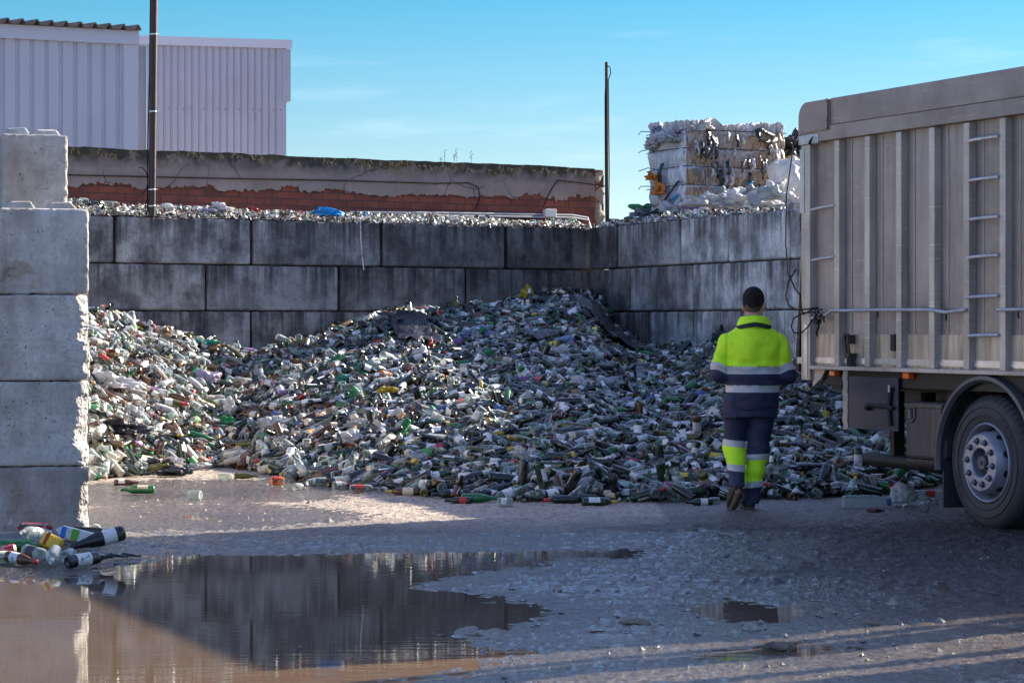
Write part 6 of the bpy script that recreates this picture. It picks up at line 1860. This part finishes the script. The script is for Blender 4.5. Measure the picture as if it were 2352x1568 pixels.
    def strap(pts, wd, colour):
        mb = MB(); vs_ = []
        for i, q in enumerate(pts):
            q = Vector(q); a = Vector(pts[min(i + 1, len(pts) - 1)]) - Vector(pts[max(i - 1, 0)]); a.normalize()
            s_ = a.cross(Vector((0, 1, 0))); s_ = s_.normalized() if s_.length > .01 else Vector((1, 0, 0))
            if abs(a.y) > .9 or q.x < -.05: s_ = Vector((0, 1, 0))
            vs_ += [q - s_ * wd / 2, q + s_ * wd / 2]
        mb.add(vs_, [(2 * i, 2 * i + 1, 2 * i + 3, 2 * i + 2) for i in range(len(pts) - 1)])
        o = mb.build('strap', FILM[colour], root, True)
        sm = o.modifiers.new('thickness', 'SOLIDIFY'); sm.thickness = .006
        return o
    return root, strap
# main bale: near corner seen at x 1575, turned so that both faces show
bc = P(1577, 492, 33.1)
BR = R(27)
b1, strap = bale((bc.x, bc.y, 3.02), BR, 1.60, 1.02, 1.27, 5, 'tall pressed bale of dirty white and brown plastic on top behind the right wall', 30)
for x, z0, z1, c, wd in ((.30, 1.18, .95, 'black', .07), (.42, 1.10, .78, 'black', .05), (.36, .80, .60, 'black', .035), (.44, .75, .52, 'black', .03), (.50, .64, .40, 'black', .07), (.56, .52, .30, 'green', .06), (1.28, 1.08, .86, 'black', .05), (1.22, .80, .70, 'black', .06), (1.18, .74, .52, 'black', .03),
                          (1.30, .64, .45, 'black', .04), (.98, .50, .36, 'bright blue', .07), (.93, .50, .40, 'teal', .04), (.10, .62, .55, 'teal', .03), (1.36, .50, .36, 'bright blue', .05), (.80, .34, .22, 'blue', .03), (1.44, .82, .66, 'teal', .05), (.72, .95, .80, 'grey', .03), (.95, .80, .66, 'black', .045), (1.08, .44, .30, 'grey', .04), (.62, 1.16, 1.0, 'grey', .04), (1.12, 1.18, 1.04, 'black', .03), (.84, .76, .60, 'black', .025), (.18, .98, .78, 'black', .025), (.27, .58, .36, 'grey', .03)):
    mid = (z0 + z1) / 2
    strap([(x, -.065, z0), (x + .015, -.085, mid + .05), (x - .01, -.09, mid), (x + .02, -.085, (mid + z1) / 2), (x + .01, -.07, z1)], wd, c)
for i in range(46):
    x, z = random.uniform(.06, 1.5), random.uniform(.36, 1.14); ln = random.uniform(.08, .22)
    strap([(x, -.07, z), (x + random.uniform(-.02, .02), -.10, z - ln * .4), (x + random.uniform(-.03, .03), -.10, z - ln * .7), (x + random.uniform(-.03, .03), -.075, z - ln)], random.uniform(.012, .05), random.choice(['black', 'white', 'grey', 'white', 'lavender', 'grey', 'black', 'white']))
strap([(.22, -.07, .92), (.20, -.11, .86), (.24, -.12, .80), (.32, -.12, .84), (.36, -.11, .92), (.40, -.10, 1.02), (.34, -.09, 1.10)], .05, 'black')
strap([(1.06, -.09, 1.16), (1.12, -.12, 1.08), (1.22, -.12, 1.03), (1.34, -.11, 1.04), (1.42, -.09, 1.10)], .05, 'black')
strap([(1.06, -.08, 1.18), (1.14, -.10, 1.22), (1.24, -.11, 1.16), (1.36, -.11, 1.12)], .05, 'black')
strap([(-.12, .45, .74), (-.14, .5, .62), (-.13, .5, .46)], .10, 'black')
strap([(-.07, .10, .48), (-.11, .30, .30), (-.13, .50, .14), (-.12, .75, .06)], .07, 'black')
strap([(-.08, .12, .30), (-.10, .22, .22)], .09, 'bright blue')
for i, (x, y, z, r, sq) in enumerate(((-.12, .75, .56, .15, (.5, 1.1, .6)), (-.13, .55, .36, .17, (.4, 1.0, .75)), (-.11, .50, .16, .15, (.4, 1.1, .6)))):
    me = crumple(r, 41 + i, sq, .5); me.materials.append(FILM['orange'])
    o = link('orange_film', me, b1); o.location = (x, y, z)
# loose film bulging over the top edge
for i in range(26):
    u = i / 25
    me = crumple(random.uniform(.08, .16), 60 + i, (1, .9, random.uniform(.5, .9)), .65)
    me.materials.append(FILM[random.choice(['white', 'white', 'lavender', 'grey', 'white'])])
    for f_ in me.polygons: f_.use_smooth = i % 2 == 0
    o = link('loose_film', me, b1)
    if i < 18: o.location = (random.uniform(0, 1.5), random.uniform(-.05, .3), 1.17 + random.uniform(-.06, .06))
    else: o.location = (random.uniform(-.08, .1), random.uniform(.1, .9), 1.14 + random.uniform(-.12, .08))
for i, (yy, zz, r) in enumerate(((.2, 1.06, .17), (.45, 1.08, .2), (.7, 1.06, .2), (.85, 1.0, .16))):
    me = crumple(r, 95 + i, (.7, 1.1, .55), .6); me.materials.append(FILM['white'])
    o = link('loose_film', me, b1); o.location = (-.06, yy, zz)
# lower bales it stands on, and neighbours
for i, (xd, yd, Y, r, sq, c, lab) in enumerate((
    (1620, 462, 31.0, .22, (1.6, .8, .6), 'white', 'crumpled white film heaped under the bale front'), (1690, 462, 30.8, .22, (1.6, .8, .65), 'white', 'wide crumpled white film below the right part of the bale'), (1655, 445, 31.1, .15, (1.3, .8, .6), 'grey', 'grey bundled film tucked below the bale'),
    (1745, 462, 30.4, .20, (1.3, .8, .7), 'white', 'white film bundle right of the bale foot'), (1785, 445, 30.8, .22, (1.0, .8, .8), 'clear', 'cloudy ball of stretch film at the bale corner'), (1735, 440, 31.0, .14, (1.3, .8, .7), 'grey', 'grey dirty film below the bale corner'),
    (1820, 465, 30.0, .18, (1, .8, .7), 'white', 'white sack close to the truck rear post'), (1585, 478, 31.3, .18, (1.3, .8, .6), 'lavender', 'pale film heaped left of the bale foot'), (1545, 480, 31.4, .20, (1.1, .8, .8), 'white', 'white sacking under the left corner of the bale'),
    (1525, 488, 31.2, .15, (1.4, .8, .6), 'black', 'dark film under the left corner of the bale'), (1478, 478, 32.0, .13, (1.4, .8, .6), 'green', 'green netting scrap at the left end of the bale row'), (1480, 496, 32.0, .20, (1.2, .8, .6), 'grey', 'grey pressed scrap under the green netting'))):
    Y = (P(xd, yd, 1).x and (CORN + E2 * s_right(xd)).y) + 1.45
    bag(P(xd, yd, Y), r * 1.05, c, lab, sq, 100 + i * 3, .6, random.uniform(-.5, .5), 'film_bundle', 'film bundle', 'film bundles around the bale')
bag(P(1815, 425, 33.2), .40, 'white', 'big bright white sack right of the tall bale', (.75, .8, 1.05), 24, .22, .2, 'white_sack', 'sack', None)
bag(P(1822, 345, 34.5), .30, 'black', 'dark bundled film high behind the white sack', (.9, .8, .9), 27, .6, .2, 'film_bundle', 'film bundle', 'film bundles around the bale')
bag(P(1822, 375, 34.0), .18, 'yellow', 'yellow scrap in the bundle above the white sack', (.9, .8, .6), 29, .6, .2, 'film_bundle', 'film bundle', 'film bundles around the bale')
mb = MB(); mb.box(.05, 1.5, .05, 1.2, 0, 3.0)
o = mb.build('bale_base', BALEM); o.location = (bc.x, bc.y, 0); o.rotation_euler = (0, 0, BR); tag(o, 'bottom layers of pressed film under the tall bale, behind the right wall', 'bale')

for k in range(4):  # unseen row of bales, added to lengthen the shadow over heap and ground
    q = CORN + E2 * (8.4 + 1.72 * k) + NR * .62
    r2 = bpy.data.objects.new('plastic_bale', None); COL.objects.link(r2)
    r2.location = (q.x, q.y, 2.42); r2.rotation_euler = (0, 0, math.atan2(E2.y, E2.x) + math.pi / 2 - math.pi / 2); r2.scale = (1.04, 1.0, .98)
    tag(r2, f'unseen pressed bale added for its shadow, {ordn[k]} of the row behind the truck', 'bale', 'unseen bales added behind the truck for shadow')
    for ch in b1.children:
        if ch.name.split('.')[0] in ('pressed_film', 'tie_wire'):
            c_ = ch.copy(); COL.objects.link(c_); c_.parent = r2
